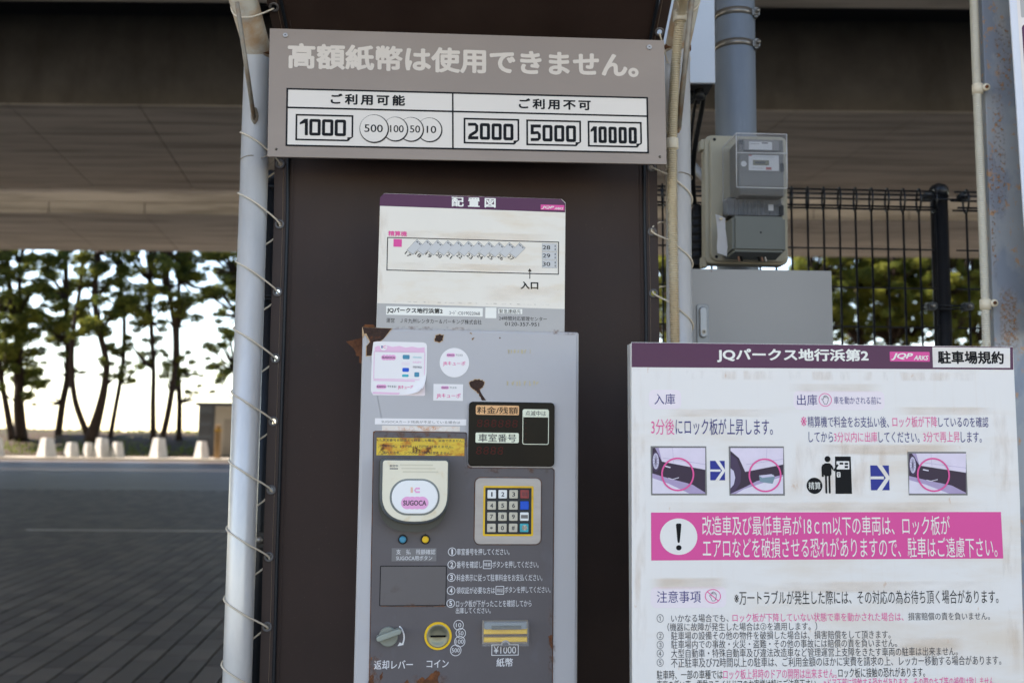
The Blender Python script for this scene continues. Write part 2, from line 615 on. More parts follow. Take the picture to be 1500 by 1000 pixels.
m_pole = M('zinc_pole', (108, 117, 130), rough=0.5, metal=0.2, var=0.16, vscale=10, stretch=(1, 1, 0.15), bump=0.06,
           stains=(((150, 158, 170), 20, 0.55, 0.8, (1, 1, 0.2), 0.5),))
m_band = M('steel_band', (120, 116, 112), rough=0.35, metal=0.7)
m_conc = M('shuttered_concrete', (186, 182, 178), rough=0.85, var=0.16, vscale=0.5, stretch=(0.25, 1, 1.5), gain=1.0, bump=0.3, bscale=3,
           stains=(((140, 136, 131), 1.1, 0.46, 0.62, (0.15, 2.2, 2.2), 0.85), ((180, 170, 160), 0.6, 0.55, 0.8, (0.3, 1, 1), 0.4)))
m_concdark = M('dark_concrete', (104, 101, 96), rough=0.9, var=0.25, vscale=0.5, gain=1.0, bump=0.3, bscale=3,
               stains=(((78, 74, 68), 0.8, 0.5, 0.7, (1, 1, 0.3), 0.6),))  # darker base tone than the soffit concrete, with darker streaks
m_steeldark = M('dark_girder_paint', (72, 74, 80), rough=0.6, gain=1.0)
m_green = M('green_netting', (20, 120, 50), rough=0.6, gain=1.0)
m_kerb = M('pale_kerb_concrete', (196, 188, 178), rough=0.8, var=0.1, vscale=1.5, gain=0.8)
m_block = M('pale_block_concrete', (204, 204, 204), rough=0.8, var=0.12, vscale=3, gain=0.85)
m_hut = M('beige_hut_wall', (176, 168, 158), rough=0.8, gain=0.8)
m_hutdark = M('dark_hut_panel', (92, 98, 108), rough=0.5, gain=0.8)
m_wood = M('weathered_timber', (160, 130, 96), rough=0.8, gain=0.8)
m_soil = M('dry_grass_bank', (70, 56, 45), rough=0.95, var=0.3, vscale=0.7, gain=0.8,
           stains=(((62, 64, 40), 0.4, 0.45, 0.65, (1, 1, 1), 0.8),))
m_sea = M('sea_water', (90, 120, 140), rough=0.15, gain=0.8)
m_earth = M('joint_sand', (34, 31, 28), rough=0.95, gain=1.0)
m_pave = [M('grey_paver_%s' % k, c, rough=0.62, var=0.14, vscale=3, gain=1.0, bump=0.3, bscale=60,
            stains=(((92, 62, 54), 0.9, 0.66, 0.76, (1, 1, 1), 0.6),))
          for k, c in (('dark', (78, 71, 69)), ('mid', (89, 82, 78)), ('light', (99, 91, 86)))]
m_asph = M('distant_paving', (88, 81, 78), rough=0.55, var=0.1, vscale=0.6, gain=1.0)
m_line = M('pale_line_tone', (226, 216, 206), rough=0.7, gain=1.0, var=0.2, vscale=3)
m_bark = M('pine_bark', (52, 42, 37), rough=0.95, var=0.3, vscale=3, gain=1.0)
m_leaf = []
for k, c in enumerate(((78, 94, 48), (106, 118, 56), (138, 142, 64))):
    mm = M('pine_needles_%s' % ('dark', 'mid', 'pale')[k], c, rough=0.6, var=0.35, vscale=0.8, gain=1.0)
    n_, l_ = mm.node_tree.nodes, mm.node_tree.links
    tr_ = n_.new('ShaderNodeBsdfTranslucent')
    mx_ = n_.new('ShaderNodeMixShader')
    mx_.inputs[0].default_value = 0.5
    pb_ = n_['Principled BSDF']
    l_.new(pb_.inputs['Base Color'].links[0].from_socket, tr_.inputs['Color'])
    l_.new(pb_.outputs[0], mx_.inputs[1])
    l_.new(tr_.outputs[0], mx_.inputs[2])
    l_.new(mx_.outputs[0], n_['Material Output'].inputs[0])
    m_leaf.append(mm)

# ================================================================== SETTING
# ---- ground, paving
g = box_obj('ground', -900, 900, -60, 53.6, -0.6, -0.03, m_earth)
structure(g)
az = radians(-6.0)
ca_, sa_ = cos(az), sin(az)
PW, PL = 0.17, 0.34


def paver_mesh(mat):
    bm = bmesh.new()
    box(bm, -PW / 2 + .0075, PW / 2 - .0075, -PL / 2 + .003, PL / 2 - .003, -0.03, 0.0)
    bmesh.ops.bevel(bm, geom=[e for e in bm.edges if all(v.co.z > -0.01 for v in e.verts)], offset=0.004, segments=1, affect='EDGES')
    me = bpy.data.meshes.new('paver')
    bm.to_mesh(me)
    bm.free()
    me.materials.append(mat)
    return me


paving = thing('paving', None, None)
structure(paving)
cand = []
near = []
for i in range(-90, 60):
    for j in range(6, 80):
        a = i * PW
        b = j * PL + (PL / 2 if i % 2 else 0)
        X, Y = a * ca_ + b * sa_, -a * sa_ + b * ca_
        if not (-14 < X < 3 and 2.5 < Y < 26):
            continue
        px = 750 + F * X / Y
        inview = (-15 < px < 332) and Y > 5.7
        near.append((Y if inview else 1000 + Y, X, Y))
near.sort()
pm = [paver_mesh(m) for m in m_pave]
rot = -az
for (_, X, Y) in near[:300]:
    o = bpy.data.objects.new('paver', random.choice(pm))
    C.objects.link(o)
    o.parent = paving
    o.location = (X, Y, random.uniform(-.0025, .0025))
    o.rotation_euler = (random.uniform(-.004, .004), random.uniform(-.004, .004), rot)
verts, faces, mi = [], [], []
hw, hl = PW / 2 - .0075, PL / 2 - .003
for (_, X, Y) in near[300:]:
    z = random.uniform(-.0025, .0025)
    k = len(verts)
    for zz, s in ((-0.03, 0), (z - .004, 0), (z, .004)):
        for (x, y) in ((-hw + s, -hl + s), (hw - s, -hl + s), (hw - s, hl - s), (-hw + s, hl - s)):
            verts.append((X + x * cos(rot) - y * sin(rot), Y + x * sin(rot) + y * cos(rot), zz))
    m = random.randrange(3)
    for r0 in (0, 4):
        for q in range(4):
            faces.append((k + r0 + q, k + r0 + (q + 1) % 4, k + r0 + 4 + (q + 1) % 4, k + r0 + 4 + q))
            mi.append(m)
    faces.append((k + 8, k + 9, k + 10, k + 11))
    mi.append(m)
me = bpy.data.meshes.new('paver_field')
me.from_pydata(verts, [], faces)
for m in m_pave:
    me.materials.append(m)
me.polygons.foreach_set('material_index', mi)
o = link('paver_field', me, None, paving)
o['kind'] = 'stuff'
bm = bmesh.new()
box(bm, -400, 400, 26.1, 53.6, -0.03, -0.002)
box(bm, -400, -14.1, -5.9, 26.1, -0.03, -0.002)
box(bm, 3.1, 400, -5.9, 26.1, -0.03, -0.002)
box(bm, -14.1, 3.1, -5.9, 2.3, -0.03, -0.002)
bm_link('paving_sheet', bm, m_asph, paving)
box_obj('bounce_forecourt', -400, 400, -60, -5.95, -0.03, -0.002, M('bounce_forecourt', (176, 174, 170), rough=.85, var=.1, vscale=.6, gain=.9), paving)  # unseen pale ground, added to bounce warm light forward
# pale uneven line laid across the paving
p0, p1 = ground(38, 776), ground(345, 778)
d = (p1 - p0).normalized()
nrm = Vector((-d.y, d.x, 0)) * 0.07
p1 = p1 + d * 4
bm = bmesh.new()
bm.faces.new([bm.verts.new((q.x, q.y, 0.005)) for q in (p0 - nrm, p1 - nrm, p1 + nrm, p0 + nrm)])
structure(bm_link('pale_ground_line', bm, m_line))
# kerb, bank, sea
structure(box_obj('kerb', -400, 400, 53.6, 56.0, -0.4, 0.13, m_kerb, bevel=0.03))
bm = bmesh.new()
prof = [(55.9, -0.3), (56.0, 0.12), (58, 0.35), (60, 0.8), (62, 1.25), (64.5, 1.6), (70, 1.5), (90, -0.6), (90, -2)]
NX = 120
rows = []
for (yy, zz) in prof:
    rows.append([bm.verts.new((-300 + 5 * i, yy, zz + (0.10 * sin(i * 1.3 + yy) if 57 < yy < 80 else 0))) for i in range(NX + 1)])
for a, b in zip(rows, rows[1:]):
    for i in range(NX):
        bm.faces.new((a[i], a[i + 1], b[i + 1], b[i]))
structure(bm_link('grass_bank', bm, m_soil, smooth=True))
structure(box_obj('sea', -3000, 3000, 88, 5000, -2.5, -0.9, m_sea))
# tufts on the bank
verts, faces = [], []
for k in range(9000):
    x = random.uniform(-34, 34)
    y = random.uniform(57, 66)
    z = 0.12 + (y - 56) * 0.175 if y < 64.5 else 1.6
    h = random.uniform(.06, .22)
    a = random.uniform(0, pi)
    dx, dy = cos(a) * .05, sin(a) * .05
    q = len(verts)
    verts += [(x - dx, y - dy, z - .1), (x + dx, y + dy, z - .1), (x + random.uniform(-.1, .1), y, z + h)]
    faces.append((q, q + 1, q + 2))
me = bpy.data.meshes.new('grass')
me.from_pydata(verts, [], faces)
tag(link('grass', me, m_leaf[1]), 'short rough grass on the sunlit bank under the pines', 'grass', kind='stuff')

# ---- elevated road
er = thing('elevated_road', 'long concrete elevated road crossing overhead, dark undersides and stained girders', 'overpass', (0, 31, 0))
E0 = EYE


def er_box(name, y0, y1, z0, z1, mat, x0=-160, x1=160):
    return box_obj(name, x0, x1, y0 - 31, y1 - 31, E0 + z0, E0 + z1, mat, er)


NEAR_EDGE = -5.0  # unseen edge, placed for how much open sky lights the foreground
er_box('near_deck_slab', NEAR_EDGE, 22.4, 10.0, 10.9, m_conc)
er_box('sun_block_wall', 22.15, 22.4, 10.92, 15.58, m_concdark)  # unseen wall, added to stop sun leaking in between the slabs
er_box('gap_shade_slab', 22.1, 31.6, 15.6, 16.4, m_concdark)  # unseen slab, added over the gap to keep it dark
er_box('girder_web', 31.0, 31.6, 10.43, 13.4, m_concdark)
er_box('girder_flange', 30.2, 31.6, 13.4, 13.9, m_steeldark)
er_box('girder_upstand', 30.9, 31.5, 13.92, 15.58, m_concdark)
tube('netting_line', [(-120, 29.8 - 31, E0 + 13.95 + .35), (-40, 29.8 - 31, E0 + 14.25), (40, 29.8 - 31, E0 + 14.15), (120, 29.8 - 31, E0 + 14.2)], 0.05, m_green, er, seg=6)
tube('netting_fringe', [(-120, 29.9 - 31, E0 + 13.85 + .25), (40, 29.9 - 31, E0 + 14.02), (120, 29.9 - 31, E0 + 14.05)], 0.16, M('dark_green_netting', (12, 52, 26), rough=.8, gain=1.0), er, seg=6)
# soffit panels, skewed, with recessed joints
skew = tan(radians(-9))
for (ya, yb, zb, zt) in ((31.0, 42.0, 10.4, 10.9), (43.0, 52.0, 9.55, 10.05)):
    span = 4.2
    for i in range(-14, 15):
        off = i * span + 0.6
        bm = bmesh.new()
        x0, x1 = off + .02, off + span - .02
        s = skew * (yb - ya)
        vs = []
        for z in (zb, zt):
            vs.append([bm.verts.new(p) for p in ((x0, ya - 31 + .004, E0 + z), (x1, ya - 31 + .004, E0 + z), (x1 + s, yb - 31 - .004, E0 + z), (x0 + s, yb - 31 - .004, E0 + z))])
        bm.faces.new(vs[0][::-1])
        bm.faces.new(vs[1])
        for q in range(4):
            bm.faces.new((vs[0][q], vs[0][(q + 1) % 4], vs[1][(q + 1) % 4], vs[1][q]))
        bm_link('soffit_panel', bm, m_conc, er)
er_box('deck_top', 31.7, 41.9, 10.92, 12.4, m_conc)
er_box('parapet', 41.7, 42.0, 12.42, 16.6, m_conc)  # unseen, raised far up to keep sun out of the deck gap
er_box('parapet', 43.0, 43.3, 10.07, 13.9, m_conc)  # lower part is the beam face; top raised to block sun
er_box('deck_top', 43.35, 51.65, 10.07, 12.4, m_conc)
er_box('parapet', 51.7, 52.0, 10.07, 13.6, m_conc)
# piers well outside the frame keep the deck standing
for x in (-46, 44):
    for y in (2, 37, 48):
        bm = bmesh.new()
        prism_bm(bm, [(x + 1.1 * cos(a * pi / 8), y - 31 + 1.1 * sin(a * pi / 8)) for a in range(16)], 0, E0 + 9.4 if y > 40 else E0 + 10.0)
        bm_link('pier', bm, m_conc, er)

# ---- concrete blocks along the kerb
blk = None


def tapered(w0, w1, h, dd):
    bm = bmesh.new()
    a = [bm.verts.new(p) for p in ((-w0, -dd, 0), (w0, -dd, 0), (w0, dd, 0), (-w0, dd, 0))]
    b = [bm.verts.new(p) for p in ((-w1, -dd * .65, h), (w1, -dd * .65, h), (w1, dd * .65, h), (-w1, dd * .65, h))]
    bm.faces.new(a[::-1])
    bm.faces.new(b)
    for q in range(4):
        bm.faces.new((a[q], a[(q + 1) % 4], b[(q + 1) % 4], b[q]))
    bmesh.ops.bevel(bm, geom=list(bm.edges), offset=0.035, segments=2, affect='EDGES')
    return bm


BL = [(-6, 24, 641, 'concrete block cut off by the left edge of the photo'),
      (68, 28, 641, 'tall tapered concrete block, leftmost one wholly in the photo'),
      (104.5, 23, 647.5, 'short tapered concrete block between the leftmost tall block and a narrow bluish one'),
      (128.5, 17, 648, 'narrow bluish concrete block touching the tall block to its right'),
      (148.5, 25, 641, 'tall tapered concrete block in the middle of a tight cluster of three'),
      (171.5, 21, 647, 'short concrete block tucked against the right side of a tall one'),
      (232, 26, 641, 'tall tapered concrete block standing alone right of the cluster'),
      (295, 22, 646, 'short concrete block in front of the dark side of the hut')]
for (px, wpx, top, lab) in BL:
    d = 54.6
    s = d / F
    base = at(px, 670, d)
    h = at(px, top, d).z - 0.13
    w0 = wpx * s / 2
    o = bm_link('concrete_block', tapered(w0, w0 * .62, h, w0 * .8), m_block)
    o.location = (base.x, d, 0.13)
    o.rotation_euler.z = radians(-35)
    o.scale = (.84, .84, 1)
    tag(o, lab, 'concrete block', 'concrete blocks standing along the kerb')

# ---- hut and timber post
hx0, hx1 = at(291, 600, 57).x, at(356, 600, 57).x
hut = thing('hut', 'small flat-roofed beige hut with a dark side bay beyond the kerb', 'hut', (hx0, 57, 0.1))
W = hx1 - hx0
box_obj('dark_side_bay', 0, 0.82, 0, 2.2, 0, 2.95, m_hutdark, hut, 0.01)
box_obj('wall', 0.95, W, -0.02, 2.4, 0, 2.95, m_hut, hut, 0.01)
box_obj('corner_post', 0.82, 0.95, -0.05, 0.1, 0, 2.95, m_steeldark, hut)
box_obj('roof', -0.12, W + .2, -0.3, 2.7, 2.95, 3.14, m_steeldark, hut, 0.02)
box_obj('door', 1.5, 2.2, -0.045, -0.02, 0, 2.2, M('hut_door', (150, 142, 134), gain=.8), hut, 0.005)
for k in range(3):
    box_obj('louvre', 0.08, .74, -0.05, -0.02, 0.6 + .7 * k, 1.1 + .7 * k, m_steeldark, hut)
pt = thing('timber_post', 'slim weathered timber post with a cap in front of the hut', 'post', (at(318.5, 668, 54.2).x, 54.2, .13))
box_obj('shaft', -.15, .15, -.15, .15, 0, 1.55, m_wood, pt, .03)
box_obj('collar', -.17, .17, -.17, .17, 1.45, 1.6, M('ochre_collar', (176, 134, 50), gain=.8), pt, .02)
box_obj('cap', -.13, .13, -.13, .13, 1.6, 1.82, m_wood, pt, .05)


# ---- pines
def clump_mesh(seed, dens=95):
    rnd = random.Random(seed)
    verts, faces, mi = [], [], []
    for t in range(dens):
        while True:
            p = Vector((rnd.uniform(-1, 1), rnd.uniform(-1, 1), rnd.uniform(-1, 1)))
            if p.length < 1:
                break
        p = Vector((p.x, p.y, p.z * .62))
        m = rnd.choices((0, 1, 2), weights=(4, 4, 2.2))[0]
        for q in range(7):
            dd = Vector((rnd.gauss(0, 1), rnd.gauss(0, 1), rnd.gauss(.25, .8))).normalized()
            sd_ = dd.cross(Vector((rnd.gauss(0, 1), rnd.gauss(0, 1), rnd.gauss(0, 1)))).normalized() * .055
            L = rnd.uniform(.16, .36)
            k = len(verts)
            verts += [p + sd_, p - sd_, p + dd * L - sd_ * .5, p + dd * L + sd_ * .5]
            faces.append((k, k + 1, k + 2, k + 3))
            mi.append(m)
    return verts, faces, mi


CL = [clump_mesh(100 + k) for k in range(5)]


def pine(label, trunks, clumps, depth, rnd, mats=(0, 1, 2)):
    b0 = at(trunks[0][0][0], trunks[0][0][1], depth)
    root = thing('pine_tree', label, 'tree', (b0.x, depth, 1.2), 'pines on the bank beyond the elevated road')
    for tr in trunks:
        pts, rads = [], []
        for (px, py, wpx) in tr:
            q = at(px, py, depth) - root.location
            q.y = rnd.uniform(-.15, .15)
            pts.append(q)
            rads.append(wpx * depth / F / 2)
        pts[0].z -= 0.4
        # smooth it
        fine, fr = [], []
        n = len(pts)
        for i in range(n - 1):
            a, b = pts[i], pts[i + 1]
            pa, pb = pts[max(i - 1, 0)], pts[min(i + 2, n - 1)]
            for k in range(5):
                t = k / 5
                fine.append(0.5 * ((2 * a) + (-pa + b) * t + (2 * pa - 5 * a + 4 * b - pb) * t * t + (-pa + 3 * a - 3 * b + pb) * t ** 3))
                fr.append(rads[i] * (1 - t) + rads[i + 1] * t)
        fine.append(pts[-1])
        fr.append(rads[-1])
        tube('trunk', fine, fr, m_bark, root, seg=9)
    verts, faces, mi = [], [], []
    bm = bmesh.new()
    for (px, py, r) in clumps:
        q = at(px, py, depth) - root.location
        q.y = rnd.uniform(-1.6, 1.6)
        R_ = r * depth / F
        v, f, m = rnd.choice(CL)
        a = rnd.uniform(0, 2 * pi)
        k = len(verts)
        tone = rnd.random()
        for p in v:
            verts.append((q.x + (p.x * cos(a) - p.y * sin(a)) * R_, q.y + (p.x * sin(a) + p.y * cos(a)) * R_, q.z + p.z * R_))
        faces += [tuple(i + k for i in ff) for ff in f]
        sh = 1 if tone > .72 else 0
        mi += [min(2, mats[x] + sh) for x in m]
        # a limb from the nearest trunk point to the clump
        best = min((tp for tr in trunks for tp in tr), key=lambda tp: abs(tp[1] - py - 12) + .3 * abs(tp[0] - px))
        s = at(best[0], best[1], depth) - root.location
        s.y = 0
        mid = (s + q) / 2 + Vector((0, 0, -.15))
        tube_bm(bm, [s, mid, q], [.09, .06, .03], 5)
    me = bpy.data.meshes.new('crown')
    me.from_pydata([tuple(v) for v in verts], [], faces)
    for m in m_leaf:
        me.materials.append(m)
    me.polygons.foreach_set('material_index', mi)
    link('crown', me, None, root)
    tag(bm_link('branches', bm, m_bark, root, smooth=True), None, None, kind='stuff')


rt = random.Random(21)


def scatter(x0, x1, y0, y1, n, r0=11, r1=20):
    r0, r1, n = r0 * .60, r1 * .72, n * 1.35
    return [(rt.uniform(x0, x1), rt.uniform(y0, y1), rt.uniform(r0, r1)) for _ in range(int(n * 1.25))]


TOP = [(0, 330), (0, 290)]
pine('pine leaning left at the photo\'s left edge, its base next to a thick double trunk',
     [[(20, 634, 11), (10, 590, 9), (3, 550, 8), (-6, 480, 7), (-8, 380, 6), (-8, 300, 4)]], scatter(-30, 22, 370, 560, 26) + scatter(-30, 20, 270, 370, 14), 60, rt)
pine('thick dark pine with the lowest foliage, left of the two forked trunks',
     [[(33, 634, 19), (29, 590, 15), (27, 540, 12), (24, 470, 9), (12, 400, 8), (12, 300, 5)], [(30, 600, 9), (24, 540, 8), (28, 460, 7), (30, 380, 5)]],
     scatter(5, 62, 400, 585, 40) + scatter(0, 60, 270, 400, 18), 61, rt)
pine('slim straight pine left of the low V-shaped fork',
     [[(84, 634, 11), (92, 590, 10), (98, 550, 10), (100, 500, 9), (97, 430, 8), (97, 370, 7), (98, 290, 4)]],
     scatter(58, 112, 372, 500, 26) + scatter(80, 112, 480, 545, 5, 8, 12) + scatter(50, 60, 560, 600, 2, 7, 9) + scatter(62, 120, 270, 370, 16), 62, rt)
pine('V-shaped forked pine with two trunks parting near the ground',
     [[(133, 636, 20), (145, 602, 14), (154, 565, 11), (157, 530, 10), (146, 480, 9), (138, 430, 9), (143, 370, 8), (146, 290, 4)],
      [(128, 628, 10), (112, 590, 9), (107, 545, 8), (108, 490, 7), (116, 420, 6), (124, 360, 4)]],
     scatter(104, 168, 440, 498, 12) + scatter(118, 175, 372, 420, 10) + scatter(145, 170, 525, 560, 4, 8, 12) + scatter(110, 175, 270, 370, 18), 59, rt)
pine('thin slightly bowed pine just right of the V-shaped forked pine',
     [[(162, 633, 8), (168, 600, 7), (177, 560, 7), (182, 520, 7), (181, 460, 6), (175, 400, 6), (175, 300, 4)]],
     scatter(165, 205, 375, 470, 12) + scatter(168, 200, 500, 560, 8, 8, 13) + scatter(160, 200, 270, 370, 12), 61.5, rt)
pine('upright thin pine, third trunk from the grey pole',
     [[(225, 636, 9), (224, 590, 8), (224, 540, 7), (222, 470, 7), (219, 410, 6), (221, 300, 4)]],
     scatter(200, 238, 376, 480, 15) + scatter(196, 230, 480, 545, 6, 8, 13) + scatter(198, 245, 270, 370, 14), 60.5, rt)
pine('curved pine whose trunk bows right from its base',
     [[(238, 634, 9), (246, 608, 9), (252, 575, 9), (256, 530, 9), (255, 480, 8), (246, 420, 8), (243, 370, 6), (242, 300, 4)]],
     scatter(232, 285, 376, 450, 13) + scatter(235, 275, 500, 560, 7, 8, 13) + scatter(235, 290, 270, 370, 14), 59.5, rt)
pine('straight pine just right of the curved one',
     [[(263, 634, 9), (262, 590, 8), (261, 540, 8), (259, 480, 7), (262, 410, 6), (262, 300, 4)]],
     scatter(258, 305, 372, 470, 13) + scatter(262, 305, 530, 580, 6, 7, 11) + scatter(258, 300, 270, 370, 12), 61, rt)
pine('pine partly hidden behind the grey pole with foliage hanging beside it',
     [[(352, 634, 9), (346, 590, 8), (345, 540, 8), (352, 460, 7), (350, 400, 6), (350, 300, 4)]],
     scatter(300, 350, 372, 440, 14) + scatter(308, 350, 450, 555, 13, 8, 14) + scatter(320, 372, 380, 560, 14) + scatter(310, 380, 270, 370, 14), 62, rt)
# right side, seen through the mesh fence
RT = [(975, 958, 1010, 'pine seen in the slit between the brown curtain and the right tent pole'),
      (1190, 1165, 1240, 'pine behind the fence just right of the grey enclosure'),
      (1262, 1225, 1290, 'yellowish pine behind the middle of the mesh panel'),
      (1303, 1270, 1330, 'pine with a slanting lower trunk behind the mesh panel'),
      (1330, 1300, 1370, 'brown-trunked pine left of the black fence post'),
      (1385, 1350, 1420, 'pine mostly behind the black fence post'),
      (1425, 1395, 1460, 'pine behind the beige conduit at right')]
for i, (bx, xa, xb, lab) in enumerate(RT):
    pine(lab, [[(bx + 14 * sin(i), 640, 11), (bx + 6 * sin(i), 560, 9), (bx, 500, 9), (bx + 5 * cos(i * 2), 420, 8), (bx, 300, 5)]],
         scatter(xa - 5, xb + 5, 365, 482, 62, 9, 19) + scatter(xa, xb, 475, 515, 8, 8, 14) + scatter(xa, xb, 270, 372, 12), 58 + (i * 1.7) % 4, rt, mats=(1, 1, 2) if i % 2 else (1, 2, 2))  # paler needle colours stand in for sunlight on these pines

# ================================================================== FENCE
FY = tan(radians(2.5))


def fy(x):
    return 2.93 + FY * (x + 0.72)


fx0 = at(391, 450, 2.97).x
fx1 = at(1388, 400, 3.02).x
fence = thing('mesh_fence', 'black welded wire mesh fence with a rolled top behind the meter', 'fence', (fx0, fy(fx0), 0))
FO = fence.location


def fence_pt(x, z, dy=0):
    return (x - FO.x, fy(x) + dy - FO.y, z)


ZT = at(1270, 272, 3.0).z
for x in (fx0, fx1):
    P = Vector(fence_pt(x, 0, .045))
    post = tube('fence_post', [P, P + Vector((0, 0, ZT + .0))], 0.026, m_fence, fence, seg=18)
    tube('post_cap', [P + Vector((0, 0, ZT - .02)), P + Vector((0, 0, ZT + .008)), P + Vector((0, 0, ZT + .018)), P + Vector((0, 0, ZT + .026))], [.029, .029, .022, .006], m_fence, post, seg=18)
    for zz in (ZT - .03, ZT - .37):
        for sx in (-.035, .035):
            bm = bmesh.new()
            box(bm, P.x + sx * 1.6 - .016, P.x + sx * 1.6 + .016, P.y - .062, P.y - .03, zz - .012, zz + .012)
            bmesh.ops.bevel(bm, geom=list(bm.edges), offset=0.004, segments=2, affect='EDGES')
            bm_link('clamp', bm, m_fence, post)
            tube('bolt', [(P.x + sx * 1.6, P.y - .062, zz), (P.x + sx * 1.6, P.y - .069, zz)], .006, m_band, post, seg=8)
    for zz in (ZT - .033, ZT - .365, ZT - .375):
        tube('strap', [(P.x - .08, P.y - .033, zz), (P.x + .08, P.y - .033, zz)], .003, m_fence, post, seg=6)
P = Vector(fence_pt(fx0, 0, .045))
zz = at(384, 792, 2.9).z
bm = bmesh.new()
box(bm, P.x - .01, P.x + .05, P.y - .05, P.y - .03, zz - .022, zz + .022)
bmesh.ops.bevel(bm, geom=list(bm.edges), offset=0.003, segments=2, affect='EDGES')
br_ = bm_link('bracket', bm, m_fence, fence)
tube('bolt', [(P.x + .012, P.y - .05, zz), (P.x + .012, P.y - .058, zz)], .011, m_band, br_, seg=12)
pitch = 0.0497
x = fx0 + 0.05
vx = []
while x < fx1 + 1.0:
    if abs(x - fx1) > .03:
        vx.append(x)
    x += pitch
for x in vx:
    # wire: rises, then loops round the rolled top
    pts = [fence_pt(x, 0.1), fence_pt(x, ZT - .075)]
    for k in range(13):
        a = -pi / 2 + 2 * pi * k / 12
        pts.append(fence_pt(x + .0075 * cos(a) * (1 if k < 12 else 0), ZT - .042 + .036 * sin(a), 0 + .036 * cos(a)))
    tube('vertical_wire', pts, 0.0033, m_fence, fence, seg=6)
hz = []
for (a, b) in ((fx0 + .03, fx1 - .03), (fx1 + .03, fx1 + 1.0)):
    for k in range(12):
        z = ZT - .075 - 0.0 - .12 * k
        if k:
            tube('horizontal_wire', [fence_pt(a, z - .0), fence_pt(b, z - .0)], 0.0027, m_fence, fence, seg=6)
    for k in range(5):
        th = 2 * pi * k / 5 + .3
        tube('top_roll_wire', [fence_pt(a, ZT - .042 + .03 * sin(th), 0 + .03 * cos(th)), fence_pt(b, ZT - .042 + .03 * sin(th), 0 + .03 * cos(th))], 0.0032, m_fence, fence, seg=6)

# ================================================================== TENT FRAME, TARP, CORDS
YL, YR = 1.87, 2.0
pLx = at(372.5, 250, YL).x
pRx = at(993.5, 250, YR).x
zbL = at(372, 78, YL).z
zbR = at(994, 70, YR).z
RP = 0.0262
frame_ = thing('tent_frame', 'galvanised tube frame with welded forward bends holding the brown awning', 'frame', (0, YL, 0))


def fl(v):
    return Vector(v) - Vector((0, YL, 0))


for (X, Yp, zb, rad, a_up) in ((pLx, YL, zbL, RP, (355, 0)), (pRx, YR, zbR, RP * .98, (1019, 0))):
    tube('pole', [fl((X, Yp, 0)), fl((X, Yp, zb))], rad, m_galv, frame_, seg=32)
    s = 1 if X > 0 else -1
    end = Vector((X + s * .03, Yp - .62, zb + .40))
    tube('bent_tube', [fl((X, Yp, zb - .012)), fl((X, Yp - .004, zb + .002)), fl(end)], rad * 1.0, m_galv_old, frame_, seg=32,
         label='stained upper tube with rust at its weld')
    tube('weld_bead', [fl((X, Yp, zb - .006)), fl((X, Yp - .001, zb + .003))], rad + .0025, m_rust, frame_, seg=24)
    lo = Vector((X + s * -.004, Yp - rad - .002, at(369, 182, YL).z if s < 0 else at(999, 195, YR).z))
    hi = Vector((X + s * .006, Yp - .115 - rad * .75, zb + .062 - rad * .75))
    tube('brace', [fl(lo), fl(hi)], 0.0044, m_rustbar, frame_, seg=4, flat=(1.0, 1.3))
    tube('brace_weld', [fl(lo + Vector((0, .003, -.008 + .008 * k))) for k in range(5)], [.002, .0065, .0075, .006, .003], m_rustbar, frame_, seg=10)
tube('cross_tube', [fl((pLx - .03, YL - .62, zbL + .40)), fl((pRx + .03, YR - .62, zbR + .40))], RP, m_galv, frame_, seg=20)

# tarp: hangs behind the sign, then rises forward with the bent tubes
tarp = thing('brown_tarp', 'dark brown vinyl tarpaulin laced between the poles behind the ticket machine', 'tarpaulin', (0, YL, 0))


def lerp(a, b, t):
    return a + (b - a) * t


# edge positions (px at heights) -> world x at depth
hemL = [(0, 398, 'u'), (45, 412, 'u')]
YTL, YTR = YL + .02, YR - .01
path = []   # (z, dy, left_out_px-like offsets)
zs_low = at(400, 1000, YTL).z - 1.0
HW = 0.026
EYL_L = [(411, 241), (410, 329), (407, 428), (404, 525), (401, 617), (398, 717), (394.5, 815), (392, 917), (389, 1012)]
EYL_R = [(954, 246), (955, 340), (957, 430), (957.5, 522), (958, 616), (958, 712), (958, 810), (958, 910), (958, 1010)]
EL = [at(x, y, YTL) for x, y in EYL_L]
ER = [at(x, y, YTR) for x, y in EYL_R]
bend = zbL + .01


def edge(side, z):
    """world x, y of the eyelet line at height z"""
    E_ = EL if side == 'L' else ER
    Yt = YTL if side == 'L' else YTR
    if z >= E_[0].z:
        if z <= bend:
            return E_[0].x, Yt
        k = z - bend
        f_ = min(1, k / .1)
        return E_[0].x + (-.002 * f_ if side == 'L' else .010 * f_), Yt - k * 1.5
    for a, b in zip(E_, E_[1:]):
        if b.z <= z <= a.z:
            t = (z - b.z) / (a.z - b.z)
            return b.x + (a.x - b.x) * t, Yt
    return E_[-1].x, Yt


